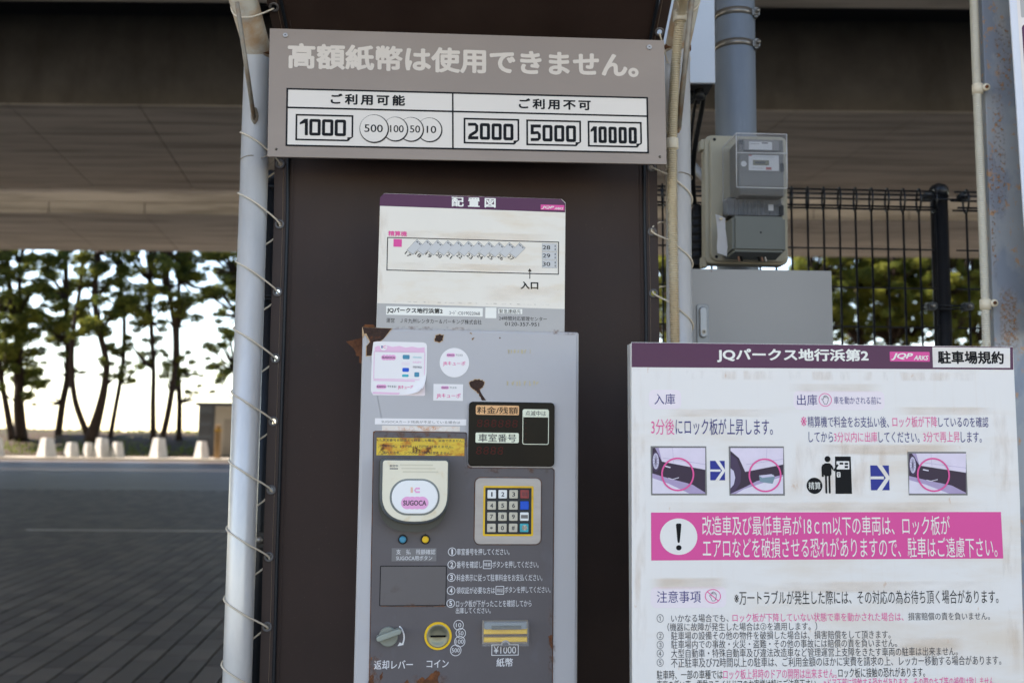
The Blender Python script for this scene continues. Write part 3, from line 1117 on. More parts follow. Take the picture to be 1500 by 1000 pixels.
bm = bmesh.new()
rows = []
zz = 0.05
levels = []
while zz < bend - .02:
    levels.append(zz)
    zz += .05
levels += [bend - .01, bend, bend + .008, bend + .02, bend + .04]
zz = bend + .08
while zz < bend + .40:
    levels.append(zz)
    zz += .05
NS = 36
for z in levels:
    (xa, ya), (xb, yb) = edge('L', z), edge('R', z)
    xa += .0125
    xb -= .0125
    row = []
    for i in range(NS + 1):
        t = i / NS
        wv = .006 * sin(7 * t + z * 2.2) * sin(pi * t) + .004 * sin(19 * t + z) * sin(pi * t)
        nd = wv
        row.append(bm.verts.new(fl((lerp(xa, xb, t), lerp(ya, yb, t) + nd, z - (.0 if z < bend else .02 * sin(pi * t) * min(1, (z - bend) * 6))))))
    rows.append(row)
for a, b in zip(rows, rows[1:]):
    for i in range(NS):
        bm.faces.new((a[i], a[i + 1], b[i + 1], b[i]))
bm_link('sheet', bm, m_tarp, tarp, smooth=True)

# extra eyelets on the rising part
up_e = [bend + .055, bend + .13, bend + .21, bend + .29]
for side in 'LR':
    s = 1 if side == 'L' else -1
    E_ = [e.z for e in (EL if side == 'L' else ER)] + up_e
    E_.sort()
    hem = bmesh.new()
    R0 = 0.0052

    def P3(z, dx):
        x_, y_ = edge(side, z)
        return fl((x_ + dx, y_ - .002, z))
    hw = 0.0115

    def ringpts(ez):
        out = []
        for k in range(16):
            a = 2 * pi * k / 16
            out.append(P3(ez + R0 * sin(a), R0 * cos(a)))
        return out
    prevz = 0.05
    for ez in E_:
        lo_, hi_ = ez - hw, ez + hw
        if lo_ > prevz:
            nseg = max(1, int((lo_ - prevz) / .02))
            for q in range(nseg):
                za, zb_ = lerp(prevz, lo_, q / nseg), lerp(prevz, lo_, (q + 1) / nseg)
                hem.faces.new([hem.verts.new(p) for p in (P3(za, -hw), P3(za, hw), P3(zb_, hw), P3(zb_, -hw))])
        inner = [hem.verts.new(p) for p in ringpts(ez)]
        outer = []
        for k in range(16):
            a = 2 * pi * k / 16
            c_, s_ = cos(a), sin(a)
            q = max(abs(c_), abs(s_))
            outer.append(hem.verts.new(P3(ez + hw * s_ / q, hw * c_ / q)))
        for k in range(16):
            hem.faces.new((inner[k], inner[(k + 1) % 16], outer[(k + 1) % 16], outer[k]))
        prevz = hi_
        # eyelet ring
        nrm_f = Vector((0, -1, 0)) if ez < bend else Vector((0, -.7, -.7))
        cpt = P3(ez, 0)
        e1 = Vector((1, 0, 0))
        e2 = nrm_f.cross(e1)
        rb = bmesh.new()
        NR = 24
        prof_ = [(R0 - .0004, .0), (R0 + .0002, .0016), (R0 + .0022, .0022), (R0 + .0042, .0012), (R0 + .0044, -.0002)]
        rr = []
        for (r_, h_) in prof_:
            rr.append([rb.verts.new(cpt + e1 * (r_ * cos(2 * pi * k / NR)) + e2 * (r_ * sin(2 * pi * k / NR)) + nrm_f * (h_ + .0012)) for k in range(NR)])
        for a_, b_ in zip(rr, rr[1:]):
            for k in range(NR):
                rb.faces.new((a_[k], a_[(k + 1) % NR], b_[(k + 1) % NR], b_[k]))
        bm_link('eyelet', rb, m_eyelet, tarp, smooth=True)
    bmesh.ops.remove_doubles(hem, verts=hem.verts, dist=1e-5)
    bm_link('hem', hem, m_hem, tarp)
    zl = [0.05 + .03 * k for k in range(int((bend + .38) / .03))]
    tube('piping', [P3(z, s * (hw + .0035)) + Vector((0, -.001, 0)) for z in zl], 0.0034, m_piping, tarp, seg=8)
    tube('stitching', [P3(z, s * -.0008 if False else s * .006) + Vector((0, -.0012, 0)) for z in zl], 0.0005, m_stitch, tarp, seg=4)
    # scalloped inner edge of the weld strip
    tube('seam', [P3(z, s * (hw + .013 + .0007 * sin(z * 160))) + Vector((0, -.001, 0)) for z in [0.05 + .008 * k for k in range(int((bend + .0) / .008))]], 0.0006, m_hem, tarp, seg=4)


# lacing cords: continuous helices through the eyelets
def smooth_path(pts, k=5):
    pts = [Vector(p) for p in pts]
    out = []
    n = len(pts)
    for i in range(n - 1):
        a, b = pts[i], pts[i + 1]
        pa, pb = pts[max(i - 1, 0)], pts[min(i + 2, n - 1)]
        for q in range(k):
            t = q / k
            out.append(0.5 * ((2 * a) + (-pa + b) * t + (2 * pa - 5 * a + 4 * b - pb) * t * t + (-pa + 3 * a - 3 * b + pb) * t ** 3))
    out.append(pts[-1])
    return out


for side, X, Yp, rad, E_, lab in (('L', pLx, YL, RP, EL, 'pale cord spiralling round the left pole through the tarp eyelets'),
                                  ('R', pRx, YR, RP * .98, ER, 'pale cord spiralling round the right pole behind the corrugated conduit')):
    s = -1 if side == 'L' else 1
    pts = []
    r = rad + .0018
    rr = E_
    for i in range(len(rr)):
        e = rr[i]
        if side == 'L':
            # from the eyelet across the front, up to the outer edge, round the back, to the eyelet above
            zo = e.z + .057
            zi = e.z + .100
            pts.append(Vector((e.x + .001, e.y - .006, e.z)))
            pts.append(Vector((X - s * r * .72, Yp - r * .80, lerp(e.z, zo, .45))))
            pts.append(Vector((X, Yp - r, lerp(e.z, zo, .68))))
            pts.append(Vector((X + s * r * .75, Yp - r * .7, lerp(e.z, zo, .88))))
            pts.append(Vector((X + s * r, Yp, zo)))
            pts.append(Vector((X + s * r * .6, Yp + r * .8, lerp(zo, zi, .3))))
            pts.append(Vector((X - s * r * .6, Yp + r * .85, lerp(zo, zi, .8))))
            pts.append(Vector((lerp(X - s * r, e.x, .5), e.y + .006, zi + .008)))
        else:
            zo = e.z - .068
            zi = e.z - .112
            pts.append(Vector((e.x - .001, e.y - .006, e.z)))
            pts.append(Vector((X - s * r * .72, Yp - r * .80, lerp(e.z, zo, .30))))
            pts.append(Vector((X, Yp - r, lerp(e.z, zo, .55))))
            pts.append(Vector((X + s * r * .75, Yp - r * .7, lerp(e.z, zo, .8))))
            pts.append(Vector((X + s * r, Yp, zo)))
            pts.append(Vector((X + s * r * .6, Yp + r * .8, lerp(zo, zi, .3))))
            pts.append(Vector((X - s * r * .6, Yp + r * .85, lerp(zo, zi, .8))))
            pts.append(Vector((lerp(X - s * r, e.x, .5), e.y + .006, zi)))
    if side == 'L':
        # order eyelets from the lowest up so the cord climbs
        chunks = [pts[i * 8:(i + 1) * 8] for i in range(len(rr))][::-1]
        pts = [p for c_ in chunks for p in c_]
    o = tube('lacing_cord', smooth_path(pts, 4), 0.0017, m_cord, None, seg=8)
    tag(o, lab, 'cord')

# upper lacing on the rising edges
for side, X, Yp, zb, lab in (('L', pLx, YL, zbL, 'short stretch of cord tying the awning edge to the left bent tube'),
                             ('R', pRx, YR, zbR, 'short stretch of cord tying the awning edge to the right bent tube')):
    s = -1 if side == 'L' else 1
    pts = []
    for uz in up_e[:3]:
        ex, ey = edge(side, uz)
        k = uz - zb
        r = RP + .002
        pts.append(Vector((ex, ey - .005, uz - .005)))
        c0 = Vector((X, Yp - k * 1.5 + .01, zb + k - .02))
        pts.append(c0 + Vector((-s * r * .5, -r * .62, -r * .62)))
        pts.append(c0 + Vector((s * r * .6, -r * .5, -r * .5)))
        pts.append(c0 + Vector((s * r, 0, .015)))
        pts.append(c0 + Vector((0, r * .7, r * .7 + .03)))
        pts.append(c0 + Vector((-s * r, .0, .05)))
    o = tube('lacing_cord', smooth_path(pts, 4), 0.0016, m_cord, None, seg=8)
    tag(o, lab, 'cord')

# ================================================================== TOP SIGN
Z1 = 0.0035
sg = Panel('notice_sign', 'wide taupe sign with pale lettering and a black-ruled table of accepted money', 'sign', (684, 140), 1.815, radians(5.0), (395.5, 42.6), (973.3, 60.2))
u0, v0, u1, v1 = sg.box2(395.5, 42.6, 976, 241.5)
sg.prism('plate', [(u0, v1), (u1, v1), (u1, v0), (u0, v0)][::-1], -0.003, Z1 - .0005, m_sign, bevel=0.0006)
zs = Z1
sg.text('高額紙幣は使用できません。', 422, 64, 935, 115.5, zs, m_signtxt, bold=0.036, res=4)
sg.rect('table_ground', 420, 130, 950, 225.8, None, zs, m_signtab)
z2 = zs + .0002
sg.frame('table_border', 420, 130, 950, 225.8, 2.6, None, z2, m_ink)
sg.poly('rule', [(421, 157.2), (949, 170.2), (949, 172.6), (421, 159.8)], None, z2, m_ink)
sg.poly('rule', [(662, 137), (664.2, 137), (664.6, 219.5), (662.2, 219.5)], None, z2 + .0001, m_ink)
sg.text('ご利用可能', 484.7, 138, 593.5, 156.5, z2, m_ink, bold=0.035, spacing=1.35)
sg.text('ご利用不可', 759.6, 145, 865, 163, z2, m_ink, bold=0.035, spacing=1.35)
for body, a, b, c_, d_, e in (('1000', 433.5, 168, 517.5, 208.3, (441, 175, 507, 200.3)), ('2000', 679, 173.6, 760.5, 213, (685.5, 181, 752, 206)),
                              ('5000', 770.5, 176, 851, 215.5, (777, 183.5, 843.5, 208.3)), ('10000', 860.3, 178, 940, 217.5, (866, 186, 932.5, 210.6))):
    note = sg.frame('banknote_symbol', a, b, c_, d_, 2.6, None, z2, m_ink)
    x1_, y1_ = c_, d_
    sg.poly('corner_fill', [(x1_ - 8, y1_ + .5), (x1_ + .5, y1_ + .5), (x1_ + .5, y1_ - 7)], None, z2 + .0001, m_signtab, parent=note)
    sg.poly('folded_corner', [(x1_ - 8.5, y1_ - .3), (x1_ - 8.5, y1_ - 6), (x1_ - .2, y1_ - 6.5)], None, z2 + .0002, m_ink, parent=note)
    n_ = len(body)
    ex0, ey0, ex1, ey1 = e
    pitch_d = (ex1 - ex0 + 2.2) / (n_ - .32) if body[0] == '1' else (ex1 - ex0 + 2.2) / n_
    xx = ex0
    sl = .024
    HD = 24.2
    for ch in body:
        wd = pitch_d - 2.2
        if ch == '1':
            wd = pitch_d * .68 - 2.2
        y0_ = ey0 + (xx - ex0) * sl
        y1_ = y0_ + HD
        th_ = 4.5
        if ch == '0':
            sg.frame('digit', xx, y0_, xx + wd, y1_ + wd * sl, th_, None, z2 + .0001, m_ink, r=3.2, parent=note)
        elif ch == '1':
            sg.poly('digit', [(xx - 1.5, y0_ + 5.5), (xx + wd - 5, y0_ + .2), (xx + wd, y0_ + .2), (xx + wd, y1_), (xx + wd - 4.6, y1_), (xx + wd - 4.6, y0_ + 6.5), (xx - 1.5, y0_ + 8.5)], None, z2 + .0001, m_ink, parent=note)
        else:
            h2 = th_ / 2
            xm, ym_ = xx + wd - h2, (y0_ + y1_) / 2
            if ch == '2':
                pl = [(xx, y0_ + h2), (xm - 2, y0_ + h2), (xm, y0_ + h2 + 2), (xm, ym_ - 1), (xm - 1.5, ym_ + 1.2), (xx + h2 + 1, y1_ - 6), (xx + h2, y1_ - h2)]
                sg.line('digit', pl, th_, z2 + .0001, m_ink, parent=note)
                sg.poly('digit_foot', [(xx, y1_ - th_), (xx + wd, y1_ - th_), (xx + wd, y1_), (xx, y1_)], None, z2 + .00015, m_ink, parent=note)
            else:
                pl = [(xx + h2, ym_ + .2), (xm - 2, ym_ + .2 - h2 * .2), (xm, ym_ + 2.4), (xm, y1_ - h2 - 2), (xm - 2, y1_ - h2), (xx, y1_ - h2)]
                sg.line('digit', pl, th_, z2 + .0001, m_ink, parent=note)
                sg.poly('digit_top', [(xx, y0_), (xx + wd, y0_), (xx + wd, y0_ + th_), (xx + th_, y0_ + th_), (xx + th_, ym_ + h2), (xx, ym_ + h2)], None, z2 + .00015, m_ink, parent=note)
        xx += wd + 2.2
for k, (t, cx, cy, r, tx, tw) in enumerate((('10', 629, 191, 18.7, 632, 14), ('50', 602, 190.4, 18.7, 608, 15), ('100', 579, 190, 18.7, 581.5, 20), ('500', 548, 189.4, 21.6, 547.5, 27))):
    zc = z2 + .0001 * (2 * k + 1)
    cs = sg.disc('coin_symbol', cx + .5, cy + .5, r, None, zc, m_ink)
    sg.disc('coin_face', cx - .1, cy - .1, r - 1.3, None, zc + .00005, m_signtab, parent=cs)
    hgt = 11.4 if t == '500' else 10.6
    sg.text(t, tx - tw / 2, cy - hgt / 2 - .3, tx + tw / 2, cy + hgt / 2, zc + .0001, m_ink, bold=0.012, parent=cs)
for (x, y) in ((418.5, 53), (950.5, 70.5)):
    b = sg.disc('screw', x, y, 3.8, Z1 - .001, Z1 + .0018, m_steel, bevel=.001)
    sg.rect('screw_slot', x - 1.4, y - .5, x + 1.4, y + .5, None, Z1 + .0019, m_ink, parent=b)
for (x, y) in ((405, 219.5), (966, 230.5)):
    sg.disc('hole', x, y, 1.8, None, Z1 + .0001, m_ink)
# wires that tie the sign to the poles
for hole, X, Yp, s, lab in (((405, 219.5), pLx, YL, -1, 'thin wire tying the left lower corner of the taupe sign to the pole'),
                            ((966, 230.5), pRx, YR, 1, 'thin wire tying the right lower corner of the taupe sign to the pole')):
    h = sg.hit(*hole) + sg.n * .005
    r = RP + .0012
    pts = [h, Vector((X - s * r * .7, Yp - r * .75, h.z + .003)), Vector((X, Yp - r, h.z + .006)), Vector((X + s * r * .8, Yp - r * .6, h.z + .002)),
           Vector((X + s * r, Yp + .003, h.z - .002)), Vector((X + s * r * .2, Yp + r, h.z - .006)), Vector((X - s * r, Yp + .005, h.z - .004)), h + Vector((0, .012, -.002))]
    tag(tube('tie_wire', smooth_path(pts, 5), 0.0009, m_wire, None, seg=6), lab, 'wire')

# ================================================================== LAYOUT BOARD
lb = Panel('layout_board', 'small yellowed white plate with the parking bay plan above the machine', 'sign', (690, 380), 1.665, radians(5.0), (557, 283), (828.5, 291.5))
ou = [lb.uv(*p) for p in ((551, 486), (826.8, 492), (828.5, 297), (822.5, 291.6), (563, 283.2), (557, 289))]
lb.prism('plate', ou, -0.0025, 0.0, m_board2, bevel=.0004)
z = 0.0002
lb.poly('header_band', [(556.8, 289), (563, 283.6), (822, 291.8), (828.2, 298), (827.7, 311.3), (556, 301.6)], None, z, m_purple)
lb.poly('footer_band', [(552.6, 444), (827.2, 452.6), (826.8, 491.5), (551.3, 485.5)], None, z, m_grey)
lb.text('配置図', 661.6, 288.5, 726, 304.5, z + .0002, m_white, bold=0.03, spacing=1.6)
lg = lb.rect('logo', 792, 299.7, 826.5, 308.2, None, z + .0002, m_pink)
lb.text('JQP', 793, 301.6, 811.5, 307, z + .0004, m_white, bold=.02, shear=.3, parent=lg)
lb.text('ARKS', 812, 303.8, 825, 307.4, z + .0004, m_white, bold=.02, shear=.3, parent=lg)
lb.text('精算機', 568.8, 338, 596.2, 346.6, z, m_pinkink, bold=.03)
lb.rect('plan_machine', 576.5, 350, 588.5, 361.7, None, z, m_pink)
lb.frame('plan_border', 567.2, 347.2, 818.5, 402.3, 1.3, None, z, m_ink)
for k in range(11):
    dx, dy = 15.05 * k, .48 * k
    q = [(610.5 + dx, 350.5 + dy), (619.3 + dx, 358.5 + dy), (604.8 + dx, 373.2 + dy), (595.6 + dx, 366.2 + dy)]
    b = lb.poly('bay_mark', q, None, z, m_midgrey)
    cx = sum(p[0] for p in q) / 4
    cy = sum(p[1] for p in q) / 4
    lb.poly('bay_fill', [(cx + (p[0] - cx) * .94, cy + (p[1] - cy) * .94) for p in q], None, z + .0001, m_baygrey, parent=b)
    for (ox, oy) in ((0.2, 3.2), (3.8, 6.3)):
        lb.poly('dash', [(610 + dx + ox, 350.6 + dy + oy - .8), (612.4 + dx + ox, 352.6 + dy + oy - .8), (612 + dx + ox, 353.4 + dy + oy - .6), (609.6 + dx + ox, 351.6 + dy + oy - .6)], None, z + .0002, m_ink, parent=b)
    lb.text(str(17 + k), 593.2 + dx, 369.6 + dy, 602.2 + dx, 375.3 + dy, z + .0001, m_ink, bold=.012, rot=radians(-38), parent=b)
for k in range(3):
    y = 356.6 + 12.1 * k
    b = lb.rect('bay_mark', 794, y, 816, y + 12, None, z, m_midgrey)
    lb.rect('bay_fill', 794.3, y + .3, 815.7, y + 11.7, None, z + .0001, m_baygrey, parent=b)
    lb.text(str(28 + k), 794.8, y + 2.8, 806, y + 9, z + .0002, m_ink, bold=.012, parent=b)
    lb.rect('dash', 812.6, y + 2.4, 813.7, y + 5.3, None, z + .0002, m_ink, parent=b)
    lb.rect('dash', 812.6, y + 7.2, 813.7, y + 10.2, None, z + .0002, m_ink, parent=b)
a = lb.poly('arrow', [(773.2, 397.5), (776, 393), (778.8, 397.7)], None, z, m_ink)
lb.rect('arrow_shaft', 775.5, 397, 776.6, 408.3, None, z, m_ink, parent=a)
lb.text('入口', 762.5, 412, 788.5, 424, z, m_ink, bold=.035)
z += .0002
lb.rect('white_strip', 565.8, 448.2, 707, 463.8, None, z, m_white)
lb.text('JQパークス地行浜第2', 567, 450, 648.4, 460.6, z + .0002, m_ink, bold=.03)
lb.text('ｺｰﾄﾞ:C019022068', 658, 454.8, 703, 461.8, z + .0002, m_inkgrey, bold=.005)
lb.rect('blank_square', 711, 450.3, 727, 466.2, None, z, m_white)
lb.rect('white_strip', 730, 451.8, 765, 460, None, z, m_white)
lb.text('緊急連絡先', 731.3, 452.5, 763, 459.6, z + .0002, m_ink, bold=.0)
lb.text('24時間対応管理センター', 731, 462.8, 801, 470.5, z, m_ink)
lb.text('0120-357-951', 739.5, 471.5, 789.6, 477.9, z, m_ink)
lb.text('運営　ＪＲ九州レンタカー＆パーキング株式会社', 566, 465.5, 705.5, 475.3, z, m_ink)

# ================================================================== PAYMENT MACHINE
pm_ = Panel('payment_machine', 'grey parking payment machine with charcoal panel, rust patches, keypad and card reader', 'payment machine', (690, 640), 1.60, radians(5.6),
            (531, 479.5), (848.5, 486.3), drop=1.66)
B = pm_
uL, uR = B.uv(531, 479.5)[0], B.uv(848.5, 486.3)[0]
vT = B.uv(531, 479.5)[1]
uLb = B.uv(520, 1000)[0]
bm = bmesh.new()
prism_bm(bm, rrect(uL, 0.0, uR, vT, 0.004), -0.33, 0.0, bevel=.005)
bm_link('cabinet', bm, m_body, B.root)
# charcoal panel (L-shaped), with a rusty rim
pz = 0.0035
pp = [(548, 634), (551, 632), (681, 634), (683.5, 636.5), (684.5, 682), (687, 685), (808, 686.2), (811, 689), (808, 1040), (541, 1040)]
rim = [(546.6, 632), (550, 630.6), (682, 632.6), (685, 635), (686, 681), (688, 683.6), (809, 684.8), (812.3, 688), (809.4, 1041), (539.6, 1041)]
B.poly('panel_rim', rim, -0.001, 0.0009, m_rustline)
B.poly('control_panel', pp, 0.0005, pz, m_panel, bevel=.0008)
# display
dz = 0.006
dsp = B.rect('display', 686.8, 588, 811.3, 683, 0.0, dz, m_black, r=6, bevel=.0012)
B.rect('display_surround', 684.8, 586, 813, 685, -.001, .0012, m_body, r=8)
q = B.rect('label_plate', 696.8, 593.3, 759.6, 608, None, dz + .0002, m_orange, r=2, parent=dsp)
B.text('料金/残額', 698.5, 595.3, 758, 606.4, dz + .0004, m_ink, bold=.011, parent=dsp)
B.rect('label_plate', 696.3, 633.2, 759.3, 648.6, None, dz + .0002, m_cream, r=2, parent=dsp)
B.text('車室番号', 700.5, 634.8, 755.5, 647.2, dz + .0004, m_inkgrey, bold=.011, parent=dsp)
B.text('888888', 698, 614, 757.8, 626, dz + .0003, m_digit, bold=-.015, spacing=1.1, shear=.08, parent=dsp, name='digit_row')
B.text('8888', 697, 653.5, 736.5, 665.5, dz + .0003, m_digit, bold=-.015, spacing=1.1, shear=.08, parent=dsp, name='digit_row')
B.frame('window_outline', 765, 599, 803, 651, 1.0, None, dz + .0003, m_cream, r=3, parent=dsp)
B.rect('label_plate', 765, 599, 803, 611.2, None, dz + .0002, m_cream, r=(3, 3, 0, 0), parent=dsp)
B.text('点滅中は', 769, 601.3, 799, 609.2, dz + .0004, m_inkgrey, parent=dsp)
for k in range(4):
    B.disc('indicator', 769.5, 619 + 8 * k, .8, None, dz + .0003, m_digit, parent=dsp, n=10)
# yellow sticker
st = B.rect('yellow_sticker', 552, 640.6, 680, 667.3, None, pz + .0003, m_yellowst, label='rust-eaten yellow warning sticker')
m_stx = M('faded_dark_ink', (72, 68, 66), rough=.6)
B.text('⚠車室番号を間違えて精算した場合、返金できません。', 554.5, 642, 679, 647.6, pz + .0005, m_stx, bold=.011, parent=st)
B.text('⚠2千円札、5千円札、1万円札は使えません。', 554.3, 650.8, 664, 656.4, pz + .0005, m_stx, bold=.011, parent=st)
B.text('⚠濡れたお札、シワの多いお札は使えません。', 554, 660, 661.3, 666, pz + .0005, m_stx, bold=.011, parent=st)
st = B.rect('paper_strip', 549.3, 612.2, 683, 622.8, None, .0005, m_sticker, label='white paper strip above the panel')
B.text('SUGOCAカード残高が不足している場合は', 559, 615, 674, 620.6, .0007, m_midgrey, parent=st)
m_strip2 = M('rusty_paper_strip', (214, 206, 200), rough=.7, var=.05, stains=(((190, 130, 84), 45, .5, .62, (1, 1.5, 1), .8),))
st = B.rect('paper_strip', 559.5, 622.9, 673.6, 631.6, None, .0004, m_strip2, label='rust-edged lower paper strip')
B.text('全額現金払いとなります⚠', 578, 624.5, 664, 630.6, .0006, m_sticker, parent=st)


# stickers
def sticker_sheet(name, x0, y0, x1, y1, mat, curl=0.0, r=4):
    u0, v0, u1, v1 = B.box2(x0, y0, x1, y1)
    n = 16
    bm = bmesh.new()
    g = {}
    for i in range(n + 1):
        for j in range(n + 1):
            s, t = i / n, j / n
            # round the corners by pulling the grid in
            u, v = lerp(u0, u1, s), lerp(v1, v0, t)
            cu, cv = (s - .5) * 2, (t - .5) * 2
            k = max(0, abs(cu) + abs(cv) - 1.86) * .5
            u -= (u1 - u0) * .5 * k * (1 if cu > 0 else -1) * .6
            v += (v1 - v0) * .5 * k * (1 if cv > 0 else -1) * .6
            d_ = max(0, (s + t - 1.52) / .48)
            zz = .0004 + curl * d_ * d_
            u -= curl * .6 * d_ * d_
            v += curl * .6 * d_ * d_
            g[i, j] = bm.verts.new((u, v, zz))
    for i in range(n):
        for j in range(n):
            bm.faces.new((g[i, j], g[i + 1, j], g[i + 1, j + 1], g[i, j + 1]))
    return bm_link(name, bm, mat, B.root, smooth=True)


s1 = sticker_sheet('sticker', 545, 499.8, 624.3, 578.6, m_sticker, curl=.012)
s1['label'] = 'square white and pink sticker with a curled lower right corner'
B.rect('sticker_residue', 546, 560, 622.5, 579.6, None, .0002, m_lav, r=2)
zs = .0007
B.poly('pink_band', [(549, 508.5), (553, 506.5), (560, 507.5), (566, 505.5), (575, 508), (585, 506.5), (594, 509), (604, 507.5), (613, 509.5), (622, 508.5), (622, 515.5), (549.5, 514.8)], None, zs, m_stickerpink, parent=s1)
B.frame('pink_border', 547.8, 514, 622, 556.5, 1.1, None, zs, m_stickerpink, parent=s1, r=1)
B.poly('pink_band', [(547, 555.8), (608, 557.2), (607, 558.8), (547, 557.4)], None, zs, m_stickerpink, parent=s1)
B.poly('pink_band', [(546, 573.6), (586, 575), (584, 577.6), (546, 576.4)], None, zs, m_stickerpink, parent=s1)
B.disc('badge', 562, 508, 5.2, None, zs + .0001, m_sticker, parent=s1)
B.text('I', 558.8, 506, 560.4, 510, zs + .0002, m_blue, bold=.03, parent=s1)
B.text('C', 561.3, 505.8, 566, 510, zs + .0002, m_pinkink, bold=.014, parent=s1)


def sugoca(x0, x1, cy, r, zz, parent, tm=None):
    n = 4
    for k in range(n):
        B.disc('logo_blob', lerp(x0 + r, x1 - r, k / (n - 1)), cy, r, None, zz + .00005 * k, m_logopink, parent=parent, n=24)
    B.text('SUGOCA', x0 + r * .35, cy - r * .42, x1 - r * .35, cy + r * .42, zz + .0004, tm or m_inkgrey, bold=.02, parent=parent)


sugoca(558.5, 580, 523.5, 4.0, zs, s1)
for (x, y, w_, h_, mt) in ((590, 519.5, 10, 6.5, m_ledblue), (588, 530, 12.5, 4.5, m_lav), (589.5, 538.5, 9.5, 6, m_keyblue), (589, 548, 9.5, 4, m_keycyan), (607, 545, 7, 7, m_ledblue)):
    B.rect('mark', x, y, x + w_, y + h_, None, zs, mt, r=1.5, parent=s1)
for (t, y, mt) in (('nimoca', 521.5, m_keycyan), ('PASPY', 529, m_logopink), ('manaca', 536, m_inkgrey)):
    B.text(t, 605, y, 617.5, y + 3, zs, mt, parent=s1)
sugoca(551, 566, 566, 3.2, zs, s1)
B.text('でたまる!', 567.5, 564, 580.5, 567.6, zs, m_inkgrey, bold=.015, parent=s1)
B.text('JRキューポ', 583, 563.5, 605, 570.8, zs + .0002, m_pinkink, bold=.014, parent=s1)
s2 = B.disc('sticker', 665.6, 531, 21.6, None, .0005, m_sticker, n=48, label='round white sticker with pink writing')
sugoca(654, 666.5, 520, 2.8, .0007, s2)
B.text('でたまる', 667.5, 518.4, 677.5, 521.6, .0007, m_inkgrey, parent=s2)
B.text('JRキューポ', 649, 528.5, 681.5, 536.6, .0007, m_pinkink, bold=.014, parent=s2)
s3 = B.rect('sticker', 635, 562, 678, 587, None, .0005, m_sticker, label='small rectangular white sticker with pink writing')
sugoca(646, 657.5, 567.5, 2.4, .0007, s3)
B.text('でたまる!', 658.5, 566, 669, 569, .0007, m_inkgrey, parent=s3)
B.text('JRキューポ', 639.5, 575.5, 674.5, 584, .0007, m_pinkink, bold=.014, parent=s3)


# rust chips and tape marks
def blob(pts, grow=0.0):
    out = []
    n = len(pts)
    cx = sum(p[0] for p in pts) / n
    cy = sum(p[1] for p in pts) / n
    rb = random.Random(int(cx * 7 + cy))
    for i in range(n):
        a, b = pts[i], pts[(i + 1) % n]
        for k in range(4):
            t = k / 4
            x, y = lerp(a[0], b[0], t) + rb.uniform(-.7, .7), lerp(a[1], b[1], t) + rb.uniform(-.7, .7)
            L = math.hypot(x - cx, y - cy) + 1e-6
            out.append((x + (x - cx) / L * grow, y + (y - cy) / L * grow))
    return out


def rust(pts, halo=1.1, mat=None):
    b = B.poly('rust_patch', blob(pts, halo), None, .0004, m_rust_halo)
    B.poly('bare_rust', blob(pts), None, .0006, mat or m_rust_dark, parent=b)


B.poly('peeled_patch', [(530.6, 479), (575.5, 480.6), (566, 492), (558, 500), (547.5, 501), (545.5, 521), (535.8, 522), (536, 507), (541.5, 500.5), (534, 490), (532, 496), (530.4, 492)], None, .0003, m_rust_halo)
B.poly('peeled_patch', [(531.2, 479.2), (573.5, 481), (562, 496), (557, 499.5), (547, 500.5), (544.5, 520.5), (536.8, 520.8), (537, 507), (542.5, 500.3), (536.5, 488), (533.5, 489)], None, .0005, m_rust_dark)
# curled strip of rusty edge on the left
u_, v_ = B.uv(531, 494)
bm = bmesh.new()
pts = [(531, 493), (524, 495.5), (516, 497.5), (507, 500), (511, 504), (517, 509), (520, 514), (521, 520), (526, 521), (525.5, 530), (531, 533)]
uvp = [B.uv(*p) for p in pts]
prism_bm(bm, uvp, -0.012, -0.0095)
for v in bm.verts:
    k = (u_ - v.co.x) / .03
    v.co.z += .012 * k * k
bm_link('rusty_flap', bm, m_rust, B.root)
bm = bmesh.new()
box(bm, B.uv(532, 478)[0], B.uv(549, 478)[0], vT, vT + .0055, -.05, -.002)
bmesh.ops.bevel(bm, geom=list(bm.edges), offset=0.002, segments=2, affect='EDGES')
bm_link('rusty_lip', bm, m_rust, B.root)
rust([(638, 492), (644, 490), (650, 491), (648, 498), (643, 502), (637, 499)])
rust([(688.5, 566), (688, 560), (694, 556.5), (700, 555.5), (707, 557), (710, 562), (707, 567), (702, 570), (712, 586), (706, 587), (701, 576), (695, 570)])
rust([(688.5, 487.5), (690.5, 487.5), (690, 489.5)], .8)
rust([(691.5, 496), (694.5, 494), (692, 498)], .8, m_rust)
rust([(731.5, 494.5), (733, 494.5), (732.5, 496)], .3)
for pts in ([(610, 996), (618, 989), (622, 994), (632, 985), (640, 980), (645, 984), (641, 994), (644, 1004), (612, 1006)],
            [(556, 990), (560, 982), (561, 990), (557, 996)], [(541, 990), (547, 986), (548, 1002), (540, 1004)], [(543, 962), (545.5, 961), (545, 966)],
            [(803, 930), (808, 928), (809, 950), (805, 944)], [(546, 976), (550, 975), (548, 982)], [(592, 998), (597, 994), (600, 1004), (592, 1005)]):
    b = B.poly('rust_patch', blob(pts), None, pz + .0003, m_rust)
for (x0, y0, x1, y1) in ((744, 511, 776, 518), (742, 557, 787, 565)):
    rb = random.Random(int(x0))
    x = x0
    while x < x1:
        B.poly('residue_mark', blob([(x, y0 + rb.uniform(0, 3)), (x + rb.uniform(1, 4), y0 + 1), (x + rb.uniform(1, 3), y1 - rb.uniform(0, 3)), (x + .5, y1)]), None, .0003, m_tarn)
        x += rb.uniform(4, 8)

# card reader
B.w = .022
cx, s = 608, B.ppm(608, 720)


